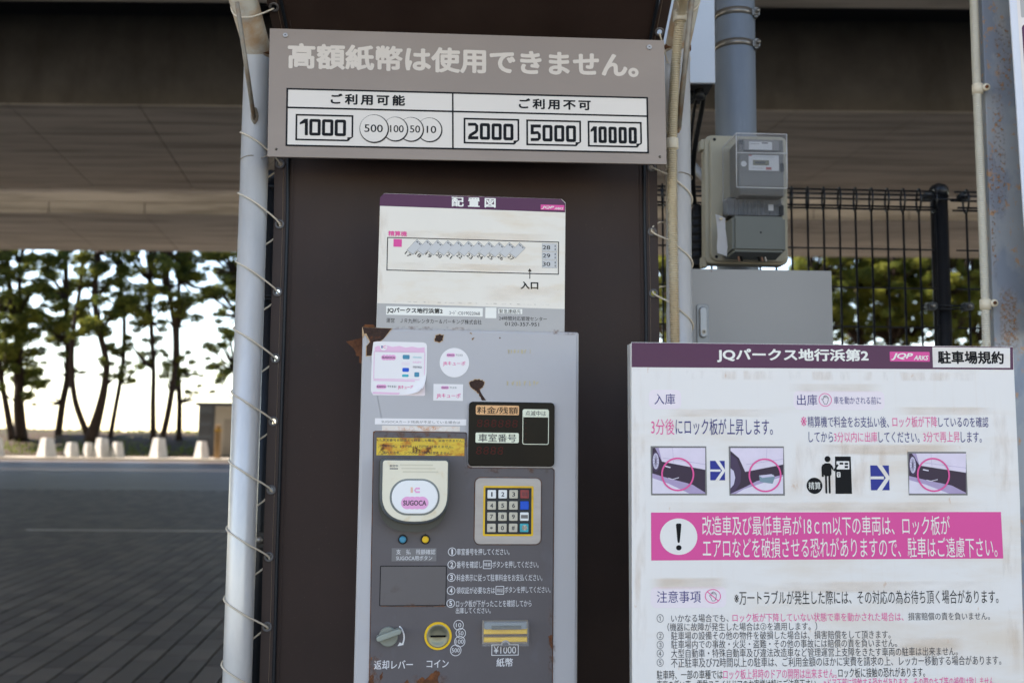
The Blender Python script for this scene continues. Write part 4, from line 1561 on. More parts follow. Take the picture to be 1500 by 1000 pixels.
def ushape(x0, x1, y0, ymid, y1, rtop, n=20):
    a = B.uv(x0, y0)
    b = B.uv(x1, y0 + .4)
    m = B.uv(x0, ymid)
    c_ = B.uv((x0 + x1) / 2, y1)
    pts = []
    q = rtop * s
    for k in range(7):
        t = radians(90 * k / 6)
        pts.append((b[0] - q + q * cos(t), a[1] - q + q * sin(t)))
    for k in range(7):
        t = radians(90 + 90 * k / 6)
        pts.append((a[0] + q + q * cos(t), a[1] - q + q * sin(t)))
    hw_ = (b[0] - a[0]) / 2
    cc = (b[0] + a[0]) / 2
    for k in range(n + 1):
        t = pi + pi * k / n
        ct, st_ = cos(t), sin(t)
        pts.append((cc + hw_ * math.copysign(abs(ct) ** .8, ct), m[1] + (m[1] - c_[1]) * math.copysign(abs(st_) ** .8, st_)))
    return pts


rd = B.prism('card_reader', ushape(555.5, 657, 671, 730, 779, 7), pz - .001, .022, m_readerlow)
B.w = .034
B.prism('reader_shell', ushape(557, 659, 670, 722, 767.5, 7), .018, .034, m_reader, bevel=.003, parent=rd)
B.prism('reader_face', ushape(561, 656.2, 673.8, 722, 763.5, 4), .033, .0352, m_readerface, bevel=.0006, parent=rd)
z = .0354


def dxp(x, y):   # parallax: things standing proud are placed a little inwards
    return x, y


B.text('設定中', 571, 680, 583, 683.6, z, m_midgrey, bold=.02, parent=rd)
B.rect('slot_mark', 571, 685, 583, 687, None, z, m_midgrey, parent=rd)
for k in range(3):
    B.rect('worn_note', 586 + k * 2, 679.5 + 5 * k, 634 + k * 4, 682 + 5 * k, None, z, M('faint_print', (196, 190, 172)), parent=rd)
B.rect('pad_groove', 571.5, 700.5, 643.5, 754.5, None, z, M('pad_groove', (118, 124, 124), var=.15, vscale=40), r=26, parent=rd, n=10)
B.rect('touch_pad', 574.3, 703, 641, 752, .035, .0385, m_oval, r=24, bevel=.0014, parent=rd, n=10)
z = .0387
B.poly('logo_bar', [(601.5, 713), (604.8, 713), (604.8, 721), (601.5, 721)], None, z, m_logosalmon, parent=rd)
B.line('logo_bar', [(615, 714.8), (609.5, 714.6), (607.7, 717.4), (609.5, 720), (615, 720)], 2.8, z, m_logopink, parent=rd)
sugoca(587.5, 627.5, 735.8, 9.2, z, rd)
B.w = 0
# buttons
for (x, y, mt) in ((590, 789, m_ledblue), (623, 789, m_yellow)):
    b = B.disc('push_button', x, y, 7, pz, pz + .003, m_blackp, bevel=.001)
    B.disc('button_cap', x, y, 5, pz + .002, pz + .007, mt, bevel=.002, parent=b)
# label and blank cover
b = B.rect('label_plate', 574, 802, 639, 821, pz, pz + .0006, m_plate)
B.text('支　払　残額確認', 580.5, 803.6, 637.5, 811, pz + .0008, m_ptext, bold=.0, parent=b)
B.text('SUGOCA用ボタン', 580.5, 813, 633, 819.8, pz + .0008, m_ptext, bold=.005, parent=b)
B.frame('cover_gap', 557, 827.5, 653.4, 886, 1.2, None, pz + .0003, m_ink, r=1.5)
B.rect('blank_cover', 558.2, 828.8, 652.2, 884.8, pz, pz + .0008, M('cover_paint', (93, 89, 91), rough=.42, var=.05, vscale=12, stains=(((80, 70, 66), 30, .6, .75, (1, 1, 1), .5),)), r=1)
B.line('rust_line', [(558, 886.6), (600, 887), (652, 886.8)], 1.0, pz + .0004, m_rustline)
# keypad
kp = B.rect('keypad', 696, 699.3, 791.5, 796.3, pz, pz + .0025, m_steel, r=8, bevel=.0008)
kz = pz + .0025
B.frame('rust_edge', 694.8, 698.2, 792.6, 797.4, 1.4, None, pz + .0003, m_rustline, r=9)
B.frame('yellow_frame', 707.8, 710.8, 780.3, 784.2, 3.0, None, kz + .0003, m_yellow, r=2, parent=kp)
B.rect('key_bed', 710.6, 713.6, 777.4, 781.4, None, kz + .0004, M('key_bed', (42, 44, 48)), parent=kp)
KX, KY = (719.8, 735.8, 751.6, 767.7), (723, 739.4, 755.6, 772)
labs = [['1', '2', '3', '取消'], ['4', '5', '6', ''], ['7', '8', '9', '精算'], ['*', '0', '#', '領収']]
for r_ in range(4):
    for c_ in range(4):
        mt = m_key
        if r_ == 0 and c_ < 2:
            mt = m_keyw
        if c_ == 3:
            mt = (m_keyred, m_keyblue, m_keyw, m_keycyan)[r_]
        x, y = KX[c_] - .2 * r_, KY[r_]
        k_ = B.rect('key', x - 6.2, y - 6.2, x + 6.2, y + 6.2, kz + .0004, kz + .003, mt, r=1.2, bevel=.0009, parent=kp)
        if r_ == 2 and c_ == 3:
            B.rect('faded_print', x - 5, y - 2.6, x + 5, y + 2.6, None, kz + .0032, m_midgrey, parent=kp)
            continue
        if r_ == 3 and c_ == 3:
            B.disc('faded_print', x + .5, y - .3, 3.8, None, kz + .0031, m_key, parent=kp)
        t = labs[r_][c_]
        if t:
            w_ = 2 if t == '1' else (4.2 if len(t) == 1 else 8)
            h_ = 3.2 if t != '*' else 2.0
            B.text(t, x - w_ / 2, y - h_, x + w_ / 2, y + h_, kz + .0032, m_inkgrey, bold=.02 if len(t) == 1 else 0, parent=kp, name='key_legend')
# instructions
tz = pz + .0003
for n_, y in (('1', 807.2), ('2', 826), ('3', 844.6), ('4', 863.8), ('5', 882.5)):
    x = 662.2 - (y - 807) * .028
    B.ring('number_ring', x, y, 6.1, .9, None, tz, m_ptext)
    wn = 1.1 if n_ == '1' else 2.1
    B.text(n_, x - wn, y - 3.9, x + wn, y + 3.9, tz, m_ptext, bold=.02)
for t, x0, y0, x1, y1 in (('車室番号を押してください。', 669.3, 802.4, 746, 812), ('番号を確認し', 669, 821, 706, 831), ('ボタンを押してください。', 721, 820.8, 788.5, 830.6),
                          ('料金表示に従って駐車料金をお支払ください。', 668.7, 840, 794, 849.8), ('領収証が必要な方は', 668.6, 858.8, 724.5, 868.2),
                          ('ボタンを押してください。', 739, 857.8, 806, 867.2), ('ロック板が下がったことを確認してから', 668, 878, 778, 887.4), ('出庫してください。', 667.8, 888.6, 718.5, 897.2)):
    B.text(t, x0, y0, x1, y1, tz, m_ptext, bold=.0)
for t, x0, y0, x1, y1 in (('精算', 707.4, 819.8, 719.8, 832.2), ('領収証', 725.8, 857.2, 738, 869.6)):
    f_ = B.frame('button_symbol', x0, y0, x1, y1, .9, None, tz, m_ptext, r=1)
    B.text(t, x0 + 1.6, y0 + 3.3, x1 - 1.6, y1 - 3.3, tz, m_ptext, bold=0, parent=f_)
# lever
lv = B.disc('return_lever', 569, 930.6, 14.2, pz, pz + .006, m_lever, bevel=.0015)
B.w = .019
pa, pb = B.uv(555.5, 934.8), B.uv(584, 924.5)
ddir = Vector((pb[0] - pa[0], pb[1] - pa[1]))
an = atan2(ddir.y, ddir.x)
hr = 4.2 * s
pts = [(pa[0] + hr * cos(an + pi / 2 + pi * k / 8), pa[1] + hr * sin(an + pi / 2 + pi * k / 8)) for k in range(9)] + \
      [(pb[0] + hr * cos(an - pi / 2 + pi * k / 8), pb[1] + hr * sin(an - pi / 2 + pi * k / 8)) for k in range(9)]
B.prism('lever_grip', pts, pz + .005, pz + .019, M('lever_grip', (134, 140, 134), rough=.45), bevel=.002, parent=lv)
B.w = 0
arc = []
for k in range(10):
    t = radians(50 - 78 * k / 9)
    arc.append((572.5 + 19.5 * cos(t), 932 - 21 * sin(t)))
B.line('turn_arrow', arc, 2.2, tz, m_ptext)
B.poly('turn_arrow_head', [(582.2, 945), (585.8, 939.2), (591.8, 943)], None, tz, m_ptext)
# coin slot
cs_ = B.ring('coin_slot', 641.5, 929.8, 20, 3.3, pz, pz + .0025, m_yellow)
bm = bmesh.new()
cu, cv = B.uv(641.5, 929.8)
NR = 36
rings = []
for (r_, zz) in ((16.8, pz + .003), (15.5, pz + .0035), (12, pz + .0012), (6, pz + .0007), (1, pz + .0006)):
    rings.append([bm.verts.new((cu + r_ * s * cos(2 * pi * k / NR), cv + r_ * s * sin(2 * pi * k / NR), zz)) for k in range(NR)])
for a_, b_ in zip(rings, rings[1:]):
    for k in range(NR):
        bm.faces.new((a_[k], a_[(k + 1) % NR], b_[(k + 1) % NR], b_[k]))
bm.faces.new(rings[-1])
bm_link('coin_dish', bm, m_dish, cs_, smooth=True)
B.rect('slot', 630.5, 928.8, 652.8, 931.4, None, pz + .0032, m_black, r=1.2, parent=cs_)
for t, x, y, r_ in (('500', 667.4, 951, 8.2), ('100', 673.3, 938.2, 8), ('50', 674.8, 926, 7.4), ('10', 671.6, 914.2, 7.4)):
    zc = tz + {'500': 0, '100': .0001, '50': .0002, '10': .0003}[t]
    b = B.ring('coin_mark', x, y, r_, .9, None, zc, m_ptext)
    w_ = 3.0 * len(t) / 1.55
    B.text(t, x - w_, y - 3, x + w_, y + 3, zc, m_ptext, bold=0, parent=b)
# bill slot
bs = B.rect('banknote_slot', 706, 907, 772.3, 941.4, pz, pz + .002, M('slot_frame', (126, 118, 110), rough=.4, metal=.3), bevel=.0006)
B.rect('slot_lid', 709, 908.6, 770, 918, pz + .002, pz + .012, M('slot_lid', (122, 130, 136), rough=.4), bevel=.001, parent=bs)
B.rect('lid_catch', 719, 913, 762, 918.4, pz + .012, pz + .0135, M('lid_catch', (86, 90, 86), rough=.4), bevel=.0005, parent=bs)
B.rect('yellow_lip', 708, 918.6, 771.3, 926, pz + .002, pz + .009, m_yellow, bevel=.002, parent=bs)
B.rect('slot', 708, 926.2, 771.3, 930.6, None, pz + .0022, M('slot_dark', (86, 72, 52)), parent=bs)
B.rect('yellow_lip', 708, 930.8, 771.3, 937.4, pz + .002, pz + .010, m_yellow, bevel=.002, parent=bs)
B.disc('thumb_notch', 739.3, 939.3, 6.2, pz + .002, pz + .0105, m_steel, ry=4.6, parent=bs)
B.disc('thumb_notch_hollow', 739.3, 941.2, 4.6, None, pz + .0107, m_panel, ry=3.8, parent=bs)
B.prism('clear_cover', rrect(*B.box2(705.5, 906.6, 772.6, 942), .001), pz + .0142, pz + .0152, m_clear, parent=bs)
f_ = B.frame('price_box', 719.8, 942.6, 759.2, 958.4, 1.0, None, tz, m_ptext)
B.text('¥1000', 723, 945.3, 755.5, 955.6, tz, m_ptext, bold=0, parent=f_)
B.text('返却レバー', 548, 965.6, 604.6, 978.4, tz, m_ptext, bold=.012)
B.text('コイン', 625, 965, 657, 976, tz, m_ptext, bold=.012)
B.text('紙幣', 727, 962.4, 751, 974.8, tz, m_ptext, bold=.012)

# ================================================================== RULES BOARD
R = Panel('rules_board', 'large stained white board of parking rules with purple header and pink banner', 'sign', (1200, 640), 1.49, radians(3.0), (925, 501), (1484, 505.8), drop=.95)
uu = [R.uv(*p) for p in ((925.3, 1000), (1497.5, 1000), (1484, 507.7), (925, 501))]
uW = R.uv(1484, 507.7)[0]
vTop = R.uv(925, 501)[1]
pe = [R.uv(*p) for p in ((925, 501), (1484, 507.7), (1494.2, 735), (1500.5, 1000))]
eb = R.uv(926, 1000)
R.prism('plate', [pe[0], eb, (eb[0], .05), (pe[3][0], .05), pe[3], pe[2], pe[1]], -.003, 0, m_board, bevel=.0004)
R.prism('backing_frame', [(-.0015, .05), (uW - .001, .05), (uW - .001, pe[1][1] - .002), (-.0015, vTop - .002)], -.028, -.0032, m_edge)
bm = bmesh.new()
box(bm, .06, .10, -.95 + .95 - .28, vTop - .05, -.07, -.03)
box(bm, uW - .10, uW - .06, -.28, vTop - .05, -.07, -.03)
bm_link('leg', bm, m_edge, R.root)
z = .0002
R.poly('header_band', [(925.3, 501.6), (1483.6, 508.2), (1484.4, 541.3), (925.3, 537.6)], None, z, m_purple)
R.poly('title_patch', [(1365.5, 508.3), (1479.3, 509.4), (1479.6, 538.6), (1366.5, 538)], None, z + .0002, m_board)
z2 = .0004
R.text('JQパークス地行浜第2', 1050, 509.5, 1272.5, 532, z2, m_white, bold=.035, res=4)
lg = R.rect('logo', 1303, 514.8, 1362, 529.6, None, z2, m_pink, r=1)
R.text('JQP', 1305, 516.8, 1337.5, 527.6, z2 + .0002, m_white, bold=.035, shear=.3, parent=lg)
R.text('ARKS', 1338, 520.4, 1360, 527.4, z2 + .0002, m_white, bold=.03, shear=.3, parent=lg)
R.text('駐車場規約', 1373, 513.6, 1470.5, 533.4, z2 + .0002, m_ink, bold=.032, res=4)
for q in ((950.5, 570.5, 998, 599), (1162, 572, 1296, 600.5), (953, 859, 1064, 889)):
    R.rect('tinted_pill', *q, None, z, m_lav, r=8)
T = lambda t, x0, y0, x1, y1, m=m_navy, b=.0, **k: R.text(t, x0, y0, x1, y1, z2, m, bold=b, **k)
T('入庫', 958.3, 576.3, 989, 592.3)
T('出庫', 1167, 577.3, 1197.3, 593.6)
T('車を動かされる前に', 1221.3, 580.4, 1290.5, 592)
T('3分後', 953.7, 613, 988, 636.5, m_pinkink)
T('にロック板が上昇します。', 989.6, 612.5, 1132, 637)
T('※', 1173, 609.8, 1181.5, 624, m_pinkink)
T('精算機で料金をお支払い後、', 1182.8, 609.2, 1302, 626)
T('ロック板が下降', 1307, 609.3, 1373, 625.6, m_pinkink)
T('しているのを確認', 1374.3, 610, 1448, 625.6)
T('してから', 1184.2, 632, 1220.5, 647.4)
T('3分以内に出庫', 1221.4, 632, 1285.2, 647.4, m_pinkink)
T('してください。', 1286.5, 632, 1347, 648)
T('3分で再上昇', 1352, 631.8, 1406, 647.4, m_pinkink)
T('します。', 1407, 632, 1438, 647.8)


# picture panels (flat printed pictures of a car sill and a lock plate)
def mx(name, c):
    return M(name, c, rough=.42, var=.06, vscale=40)


p_car, p_road, p_dark, p_lav, p_tyre, p_rim, p_plate = (mx('print_car', (206, 196, 214)), mx('print_road', (160, 144, 180)), mx('print_shadow', (52, 38, 58)),
                                                       mx('print_light_road', (206, 200, 216)), mx('print_tyre', (66, 52, 80)), mx('print_rim', (190, 184, 208)), mx('print_plate', (112, 136, 150)))
for (x0, y0, x1, y1, cx, cy, kind) in ((953, 653, 1035.5, 725, 992.5, 694.3, 0), (1067.3, 653.2, 1149.6, 725.4, 1120.3, 695.6, 1), (1329, 661.2, 1417.3, 725, 1366.8, 695, 0)):
    pc = R.rect('picture', x0, y0, x1, y1, None, z2, m_midgrey)
    a, b, c_, d_ = x0 + 2.6, y0 + 2.6, x1 - 2.6, y1 - 2.6
    W_, H_ = c_ - a, d_ - b
    X = lambda t: a + W_ * t
    Yp_ = lambda t: b + H_ * t
    R.poly('road', [(a, b), (c_, b), (c_, d_), (a, d_)], None, z2 + .0001, p_road, parent=pc)
    if kind == 0:
        R.poly('car_side', [(X(.12), b), (c_, b), (c_, Yp_(.48)), (X(.18), Yp_(.30))], None, z2 + .0003, p_car, parent=pc)
        R.poly('shadow', [(X(.0), Yp_(.0)), (X(.05), Yp_(0)), (X(.18), Yp_(.30)), (c_, Yp_(.44)), (c_, Yp_(.98)), (X(.75), Yp_(.80)), (X(.35), Yp_(.68)), (X(.0), Yp_(.56))], None, z2 + .0002, p_dark, parent=pc)
        R.poly('light_road', [(a, Yp_(.66)), (X(.3), Yp_(.78)), (X(.7), Yp_(1)), (a, Yp_(1))], None, z2 + .0002, p_lav, parent=pc)
        R.disc('tyre', X(.03) + 2.6, Yp_(.30), 5.8, None, z2 + .0004, p_tyre, ry=14.5, parent=pc)
        R.disc('wheel_rim', X(.03) + 2.6, Yp_(.29), 4.4, None, z2 + .0005, p_rim, ry=11.5, parent=pc)
        for k in range(6):
            t = pi * k / 6
            R.line('spoke', [(X(.03) + 2.6 - 3.6 * cos(t), Yp_(.29) - 10 * sin(t)), (X(.03) + 2.6 + 3.6 * cos(t), Yp_(.29) + 10 * sin(t))], .5, z2 + .0006, p_tyre, parent=pc)
        R.line('sill_light', [(X(.24), Yp_(.40)), (X(.34), Yp_(.43))], 1.6, z2 + .0005, p_lav, parent=pc)
        R.line('lock_plate', [(X(.30), Yp_(.66)), (X(.38), Yp_(.69)), (X(.50), Yp_(.65))], 1.0, z2 + .0005, p_lav, parent=pc)
        R.line('door_gap', [(X(.38), b), (X(.40), Yp_(.32))], .35, z2 + .0004, p_road, parent=pc)
        R.line('sill_line', [(X(.2), Yp_(.22)), (c_, Yp_(.36))], .5, z2 + .0004, p_road, parent=pc)
    else:
        R.poly('car_side', [(a, b), (c_, b), (c_, Yp_(.36)), (X(.28), Yp_(.52)), (X(.16), Yp_(.22)), (a, Yp_(.06))], None, z2 + .0003, p_car, parent=pc)
        R.poly('shadow', [(a, Yp_(.06)), (X(.14), Yp_(.16)), (X(.28), Yp_(.50)), (c_, Yp_(.34)), (c_, Yp_(.58)), (X(.5), Yp_(.72)), (X(.3), Yp_(.84)), (a, Yp_(1))], None, z2 + .0002, p_dark, parent=pc)
        R.poly('light_road', [(X(.25), Yp_(.9)), (c_, Yp_(.62)), (c_, Yp_(1)), (X(.1), Yp_(1))], None, z2 + .00015, p_lav, parent=pc)
        R.poly('tyre', [(a, Yp_(.14)), (X(.12), Yp_(.24)), (X(.2), Yp_(.5)), (X(.19), Yp_(.75)), (X(.1), Yp_(.92)), (a, Yp_(1))], None, z2 + .0004, p_tyre, parent=pc)
        R.poly('wheel_rim', [(a, Yp_(.44)), (X(.06), Yp_(.5)), (X(.09), Yp_(.65)), (X(.06), Yp_(.8)), (a, Yp_(.88))], None, z2 + .0005, p_rim, parent=pc)
        R.poly('lock_plate', [(X(.54), Yp_(.60)), (X(.82), Yp_(.58)), (X(.84), Yp_(.64)), (X(.80), Yp_(.78)), (X(.56), Yp_(.74))], None, z2 + .0004, p_plate, parent=pc)
        R.poly('plate_top', [(X(.54), Yp_(.60)), (X(.78), Yp_(.57)), (X(.84), Yp_(.62)), (X(.60), Yp_(.65))], None, z2 + .0005, p_rim, parent=pc)
        R.line('door_gap', [(X(.69), b), (X(.68), Yp_(.28))], .35, z2 + .0004, p_road, parent=pc)
        R.line('sill_line', [(X(.3), Yp_(.36)), (c_, Yp_(.24))], .5, z2 + .0004, p_road, parent=pc)
    R.ring('pink_ring', cx, cy, 24.2, 2.4, None, z2 + .0008, m_pinkink, parent=pc, n=48)
for (x0, y0, x1, y1) in ((1040, 674.5, 1062, 703), (1274.6, 681.2, 1303, 717.6)):
    ar = R.rect('arrow', x0, y0, x1, y1, None, z2, m_blue)
    h, w_ = y1 - y0, x1 - x0
    m_ = (y0 + y1) / 2
    R.poly('arrow_shaft', [(x0 - .2, m_ - h * .055), (x1 - w_ * .3, m_ - h * .055), (x1 - w_ * .3, m_ + h * .055), (x0 - .2, m_ + h * .055)], None, z2 + .0002, m_board, parent=ar)
    R.poly('arrow_head', [(x0 + w_ * .34, y0 - .2), (x0 + w_ * .60, y0 - .2), (x1 + .2, m_ - h * .02), (x1 + .2, m_ + h * .02), (x0 + w_ * .60, y1 + .2), (x0 + w_ * .34, y1 + .2), (x1 - w_ * .2, m_)], None, z2 + .0003, m_board, parent=ar)
# person and machine pictogram
pg = R.disc('pictogram', 1212, 672, 4.3, None, z2, m_ink)
R.rect('pictogram_body', 1206, 678, 1218, 697, None, z2, m_ink, r=3.5, parent=pg)
R.line('pictogram_arm', [(1206.5, 680), (1204.6, 684), (1205.2, 698)], 3.0, z2, m_ink, parent=pg)
R.line('pictogram_arm', [(1217, 681), (1219.5, 686), (1221.5, 689), (1227, 680)], 2.6, z2 + .0005, m_ink, parent=pg)
R.rect('pictogram_leg', 1208.3, 694, 1211.8, 722.4, None, z2 + .0001, m_ink, r=1.5, parent=pg)
R.rect('pictogram_leg', 1213.2, 694, 1216.8, 722.4, None, z2 + .0001, m_ink, r=1.5, parent=pg)
R.poly('pictogram_machine', [(1223, 668.2), (1246, 668.2), (1248, 722.8), (1223.8, 722.8)], None, z2, m_ink, parent=pg)
R.rect('pictogram_screen', 1225, 675, 1244, 687, None, z2 + .0002, m_board, r=1, parent=pg)
for q in ((1229.5, 677, 1235, 680), (1237, 677.4, 1242, 680.4), (1237, 682, 1242, 685)):
    R.rect('pictogram_key', *q, None, z2 + .0003, m_ink, parent=pg)
R.rect('pictogram_slot', 1225.4, 691, 1231, 698.6, None, z2 + .0002, m_board, r=1, parent=pg)
R.rect('pictogram_key', 1226.6, 692.6, 1229.8, 694, None, z2 + .0003, m_ink, parent=pg)
R.rect('pictogram_key', 1227.2, 695.2, 1229.2, 697, None, z2 + .0003, m_ink, parent=pg)
b = R.disc('round_label', 1193, 711, 11.6, None, z2, m_ink)
R.text('精算', 1184, 705.5, 1202, 716.5, z2 + .0002, m_white, bold=.0, parent=b)


def hand(cx, cy, k, parent, z_):
    m_h = m_inkgrey
    outline = [(-3.4, 1), (-5.2, -1.2), (-4.2, -2.4), (-2.6, -.6), (-2.4, -5.4), (-1.2, -5.8), (-.8, -3), (-.5, -6.6), (.8, -6.6), (1, -3), (1.6, -6), (2.8, -5.6), (2.8, -2.4), (3.6, -4.2), (4.6, -3.6),
               (4.2, 1.4), (3, 4.8), (2.6, 6), (-1.4, 6), (-2, 4)]
    R.line('hand_symbol', [(cx + x * k, cy + y * k) for x, y in outline + outline[:1]], .7, z_, m_h, parent=parent)


b = R.ring('round_symbol', 1208.7, 585.4, 9.6, 1.0, None, z2, m_pinkink)
hand(1208.7, 585.6, 1.0, b, z2)
b = R.ring('round_symbol', 1044.2, 872.6, 11.8, 1.2, None, z2, m_pinkink, ry=10.2)
hand(1044.5, 873, 1.05, b, z2)
R.line('slash', [(1036, 866), (1052.4, 879.4)], 1.3, z2 + .0002, m_pinkink, parent=b)
# pink banner
R.poly('banner', [(953.6, 750.2), (1466, 749.4), (1469.5, 817.4), (954, 820.3)], None, z2, m_pink)
R.disc('banner_oval', 994, 785.4, 27.4, None, z2 + .0002, m_board, ry=26, n=48)
R.poly('exclamation', [(990, 767.5), (991.5, 766), (996.5, 766), (998, 767.5), (995.6, 793), (994.8, 794.4), (993, 794.4), (992.3, 793)], None, z2 + .0004, m_ink)
R.disc('exclamation', 994.2, 801.6, 4, None, z2 + .0004, m_ink, ry=3.7)
R.text('改造車及び最低車高が18ｃｍ以下の車両は、ロック板が', 1028.3, 755.2, 1391.5, 783.2, z2 + .0003, m_white, bold=.004, res=4)
R.text('エアロなどを破損させる恐れがありますので、駐車はご遠慮下さい。', 1029, 787, 1461, 815.6, z2 + .0003, m_white, bold=.004, res=4)
T('注意事項', 962, 864.8, 1026.6, 882)
T('※万一トラブルが発生した際には、その対応の為お待ち頂く場合があります。', 1075.6, 864.6, 1462.5, 883.2, m_ink, .006)
gi = m_inkgrey
for t, y0, y1 in (('①', 899, 911), ('②', 924.6, 936.4), ('③', 938, 949.6), ('④', 950.6, 962), ('⑤', 963.8, 975.4)):
    T(t, 962, y0, 972, y1, gi)
T('いかなる場合でも、', 983, 899, 1067, 910.3, gi)
T('ロック板が下降していない状態で車を動かされた場合は、', 1073, 897.6, 1323.5, 908.8, m_pinkink)
T('損害賠償の責を負いません。', 1330, 896.4, 1450, 907.2, gi)
T('（機器に故障が発生した場合は②を適用します。）', 977.6, 911.6, 1197, 922.4, gi)
T('駐車場の設備その他の物件を破損した場合は、損害賠償をして頂きます。', 983, 924.4, 1304.5, 934.4, gi)
T('駐車場内での事故・火災・盗難・その他の事故には賠償の責を負いません。', 983, 937, 1314, 947, gi)
T('大型自動車・特殊自動車及び違法改造車など管理運営上支障をきたす車両の駐車は出来ません。', 983, 949.8, 1403, 959.4, gi)
T('不正駐車及び72時間以上の駐車は、ご利用金額のほかに実費を請求の上、レッカー移動する場合があります。', 983, 963, 1466.5, 973, gi)
T('駐車時、一部の車種では', 962, 981, 1058.5, 993.6, m_ink, .004)
T('ロック板上昇時のドアの開閉は出来ません。', 1059.3, 979.6, 1225.5, 992.6, m_pinkink, .004)
T('ロック板に接触の恐れがあります。', 1227.8, 977.4, 1355, 990.6, m_ink, .004)
T('車高の低い車、電動スライドドアのお客様は特にご注意下さい。', 962, 995.5, 1199, 1008.6, m_ink, .004)
T('※ドア下部に接触する恐れがあります。その際のキズ等の補償は致しません。', 1206, 992.4, 1459, 1004.8, m_pinkink, .004)



def stain_mat(name, c, scale, lo, hi, vert=False, amt=.8, iso=False):
    m = bpy.data.materials.new(name)
    m.use_nodes = True
    n, l = m.node_tree.nodes, m.node_tree.links
    b = n['Principled BSDF']
    b.inputs['Base Color'].default_value = col(c)
    b.inputs['Roughness'].default_value = .6
    tc = n.new('ShaderNodeTexCoord')
    mp = n.new('ShaderNodeMapping')
    mp.inputs['Scale'].default_value = (1, 1, 1) if iso else ((2.4, .5, 1) if vert else (.6, 2.0, 1))
    l.new(tc.outputs['Object'], mp.inputs[0])
    nz = n.new('ShaderNodeTexNoise')
    nz.inputs['Scale'].default_value = scale
    nz.inputs['Detail'].default_value = 5
    l.new(mp.outputs[0], nz.inputs['Vector'])
    mr = n.new('ShaderNodeMapRange')
    mr.inputs['From Min'].default_value = lo
    mr.inputs['From Max'].default_value = hi
    mr.inputs['To Max'].default_value = amt
    l.new(nz.outputs[0], mr.inputs['Value'])
    sp = n.new('ShaderNodeSeparateXYZ')
    l.new(tc.outputs['Generated'], sp.inputs[0])
    fac = mr.outputs[0]
    for ax in (0, 1):
        a = n.new('ShaderNodeMath'); a.operation = 'SUBTRACT'; a.inputs[1].default_value = .5
        l.new(sp.outputs[ax], a.inputs[0])
        b_ = n.new('ShaderNodeMath'); b_.operation = 'ABSOLUTE'
        l.new(a.outputs[0], b_.inputs[0])
        e = n.new('ShaderNodeMapRange'); e.interpolation_type = 'SMOOTHSTEP'
        e.inputs['From Min'].default_value = .5
        e.inputs['From Max'].default_value = .25
        l.new(b_.outputs[0], e.inputs['Value'])
        mu = n.new('ShaderNodeMath'); mu.operation = 'MULTIPLY'
        l.new(fac, mu.inputs[0]); l.new(e.outputs[0], mu.inputs[1])
        fac = mu.outputs[0]
    tr = n.new('ShaderNodeBsdfTransparent')
    mx_ = n.new('ShaderNodeMixShader')
    l.new(fac, mx_.inputs[0])
    l.new(tr.outputs[0], mx_.inputs[1])
    l.new(b.outputs[0], mx_.inputs[2])
    l.new(mx_.outputs[0], n['Material Output'].inputs[0])
    return m


st_h = stain_mat('water_stain', (200, 172, 140), 13, .34, .7, amt=.30)
st_v = stain_mat('run_stain', (198, 164, 130), 26, .46, .75, vert=True, amt=.24)
st_r = stain_mat('rust_stain', (120, 80, 56), 120, .5, .68, amt=.5, iso=True)
for k, (q, m_) in enumerate((((940, 733, 1480, 751), st_h), ((1150, 560, 1300, 576), st_h), ((1300, 594, 1460, 610), st_h), ((945, 844, 1075, 864), st_h),
                             ((1180, 648, 1420, 668), st_h), ((970, 597, 1145, 612), st_h), ((1300, 930, 1420, 962), st_h), ((1060, 850, 1480, 868), st_h),
                             ((1130, 640, 1330, 735), st_v), ((1440, 590, 1492, 740), st_v), ((1462, 735, 1498, 1000), st_v), ((925, 545, 950, 1000), st_v), ((930, 540, 1480, 560), st_v),
                             ((1400, 500, 1484, 512), st_r))):
    R.rect('stain', *q, None, .00022 + .00001 * k, m_)
for k, (q, m_) in enumerate((((552, 440, 829, 448), st_r), ((565, 335, 822, 356), st_h), ((560, 382, 815, 400), st_h), ((552, 300, 568, 445), st_v), ((700, 415, 826, 446), st_h), ((660, 284, 700, 292), st_r))):
    lb.rect('stain', *q, None, .00055 + .00002 * k, m_)
for k, (q, z_) in enumerate((((545, 628, 690, 645), .0040), ((678, 635, 694, 700), .0040), ((700, 684, 815, 694), .0040), ((538, 950, 560, 1010), .0040), ((560, 476, 700, 486), .0012), ((800, 480, 850, 492), .0012),
                             ((802, 880, 814, 1000), .0040), ((590, 882, 660, 889), .0042), ((600, 985, 660, 1010), .0040))):
    B.rect('rust_stain', *q, None, z_ + .00002 * k, st_r)

# ================================================================== RIGHT-HAND STEEL POST, CONDUITS, SECOND SIGN
PYR = 1.80
xa, xb = at(1447, 250, PYR).x, at(1497, 250, PYR).x
o = box_obj('steel_post', 0, xb - xa, 0, .034, 0, 3.4, m_post, bevel=.0025)
o.location = (xa, PYR, 0)
tag(o, 'grey painted steel post with rust blooms beside the rules board', 'post')


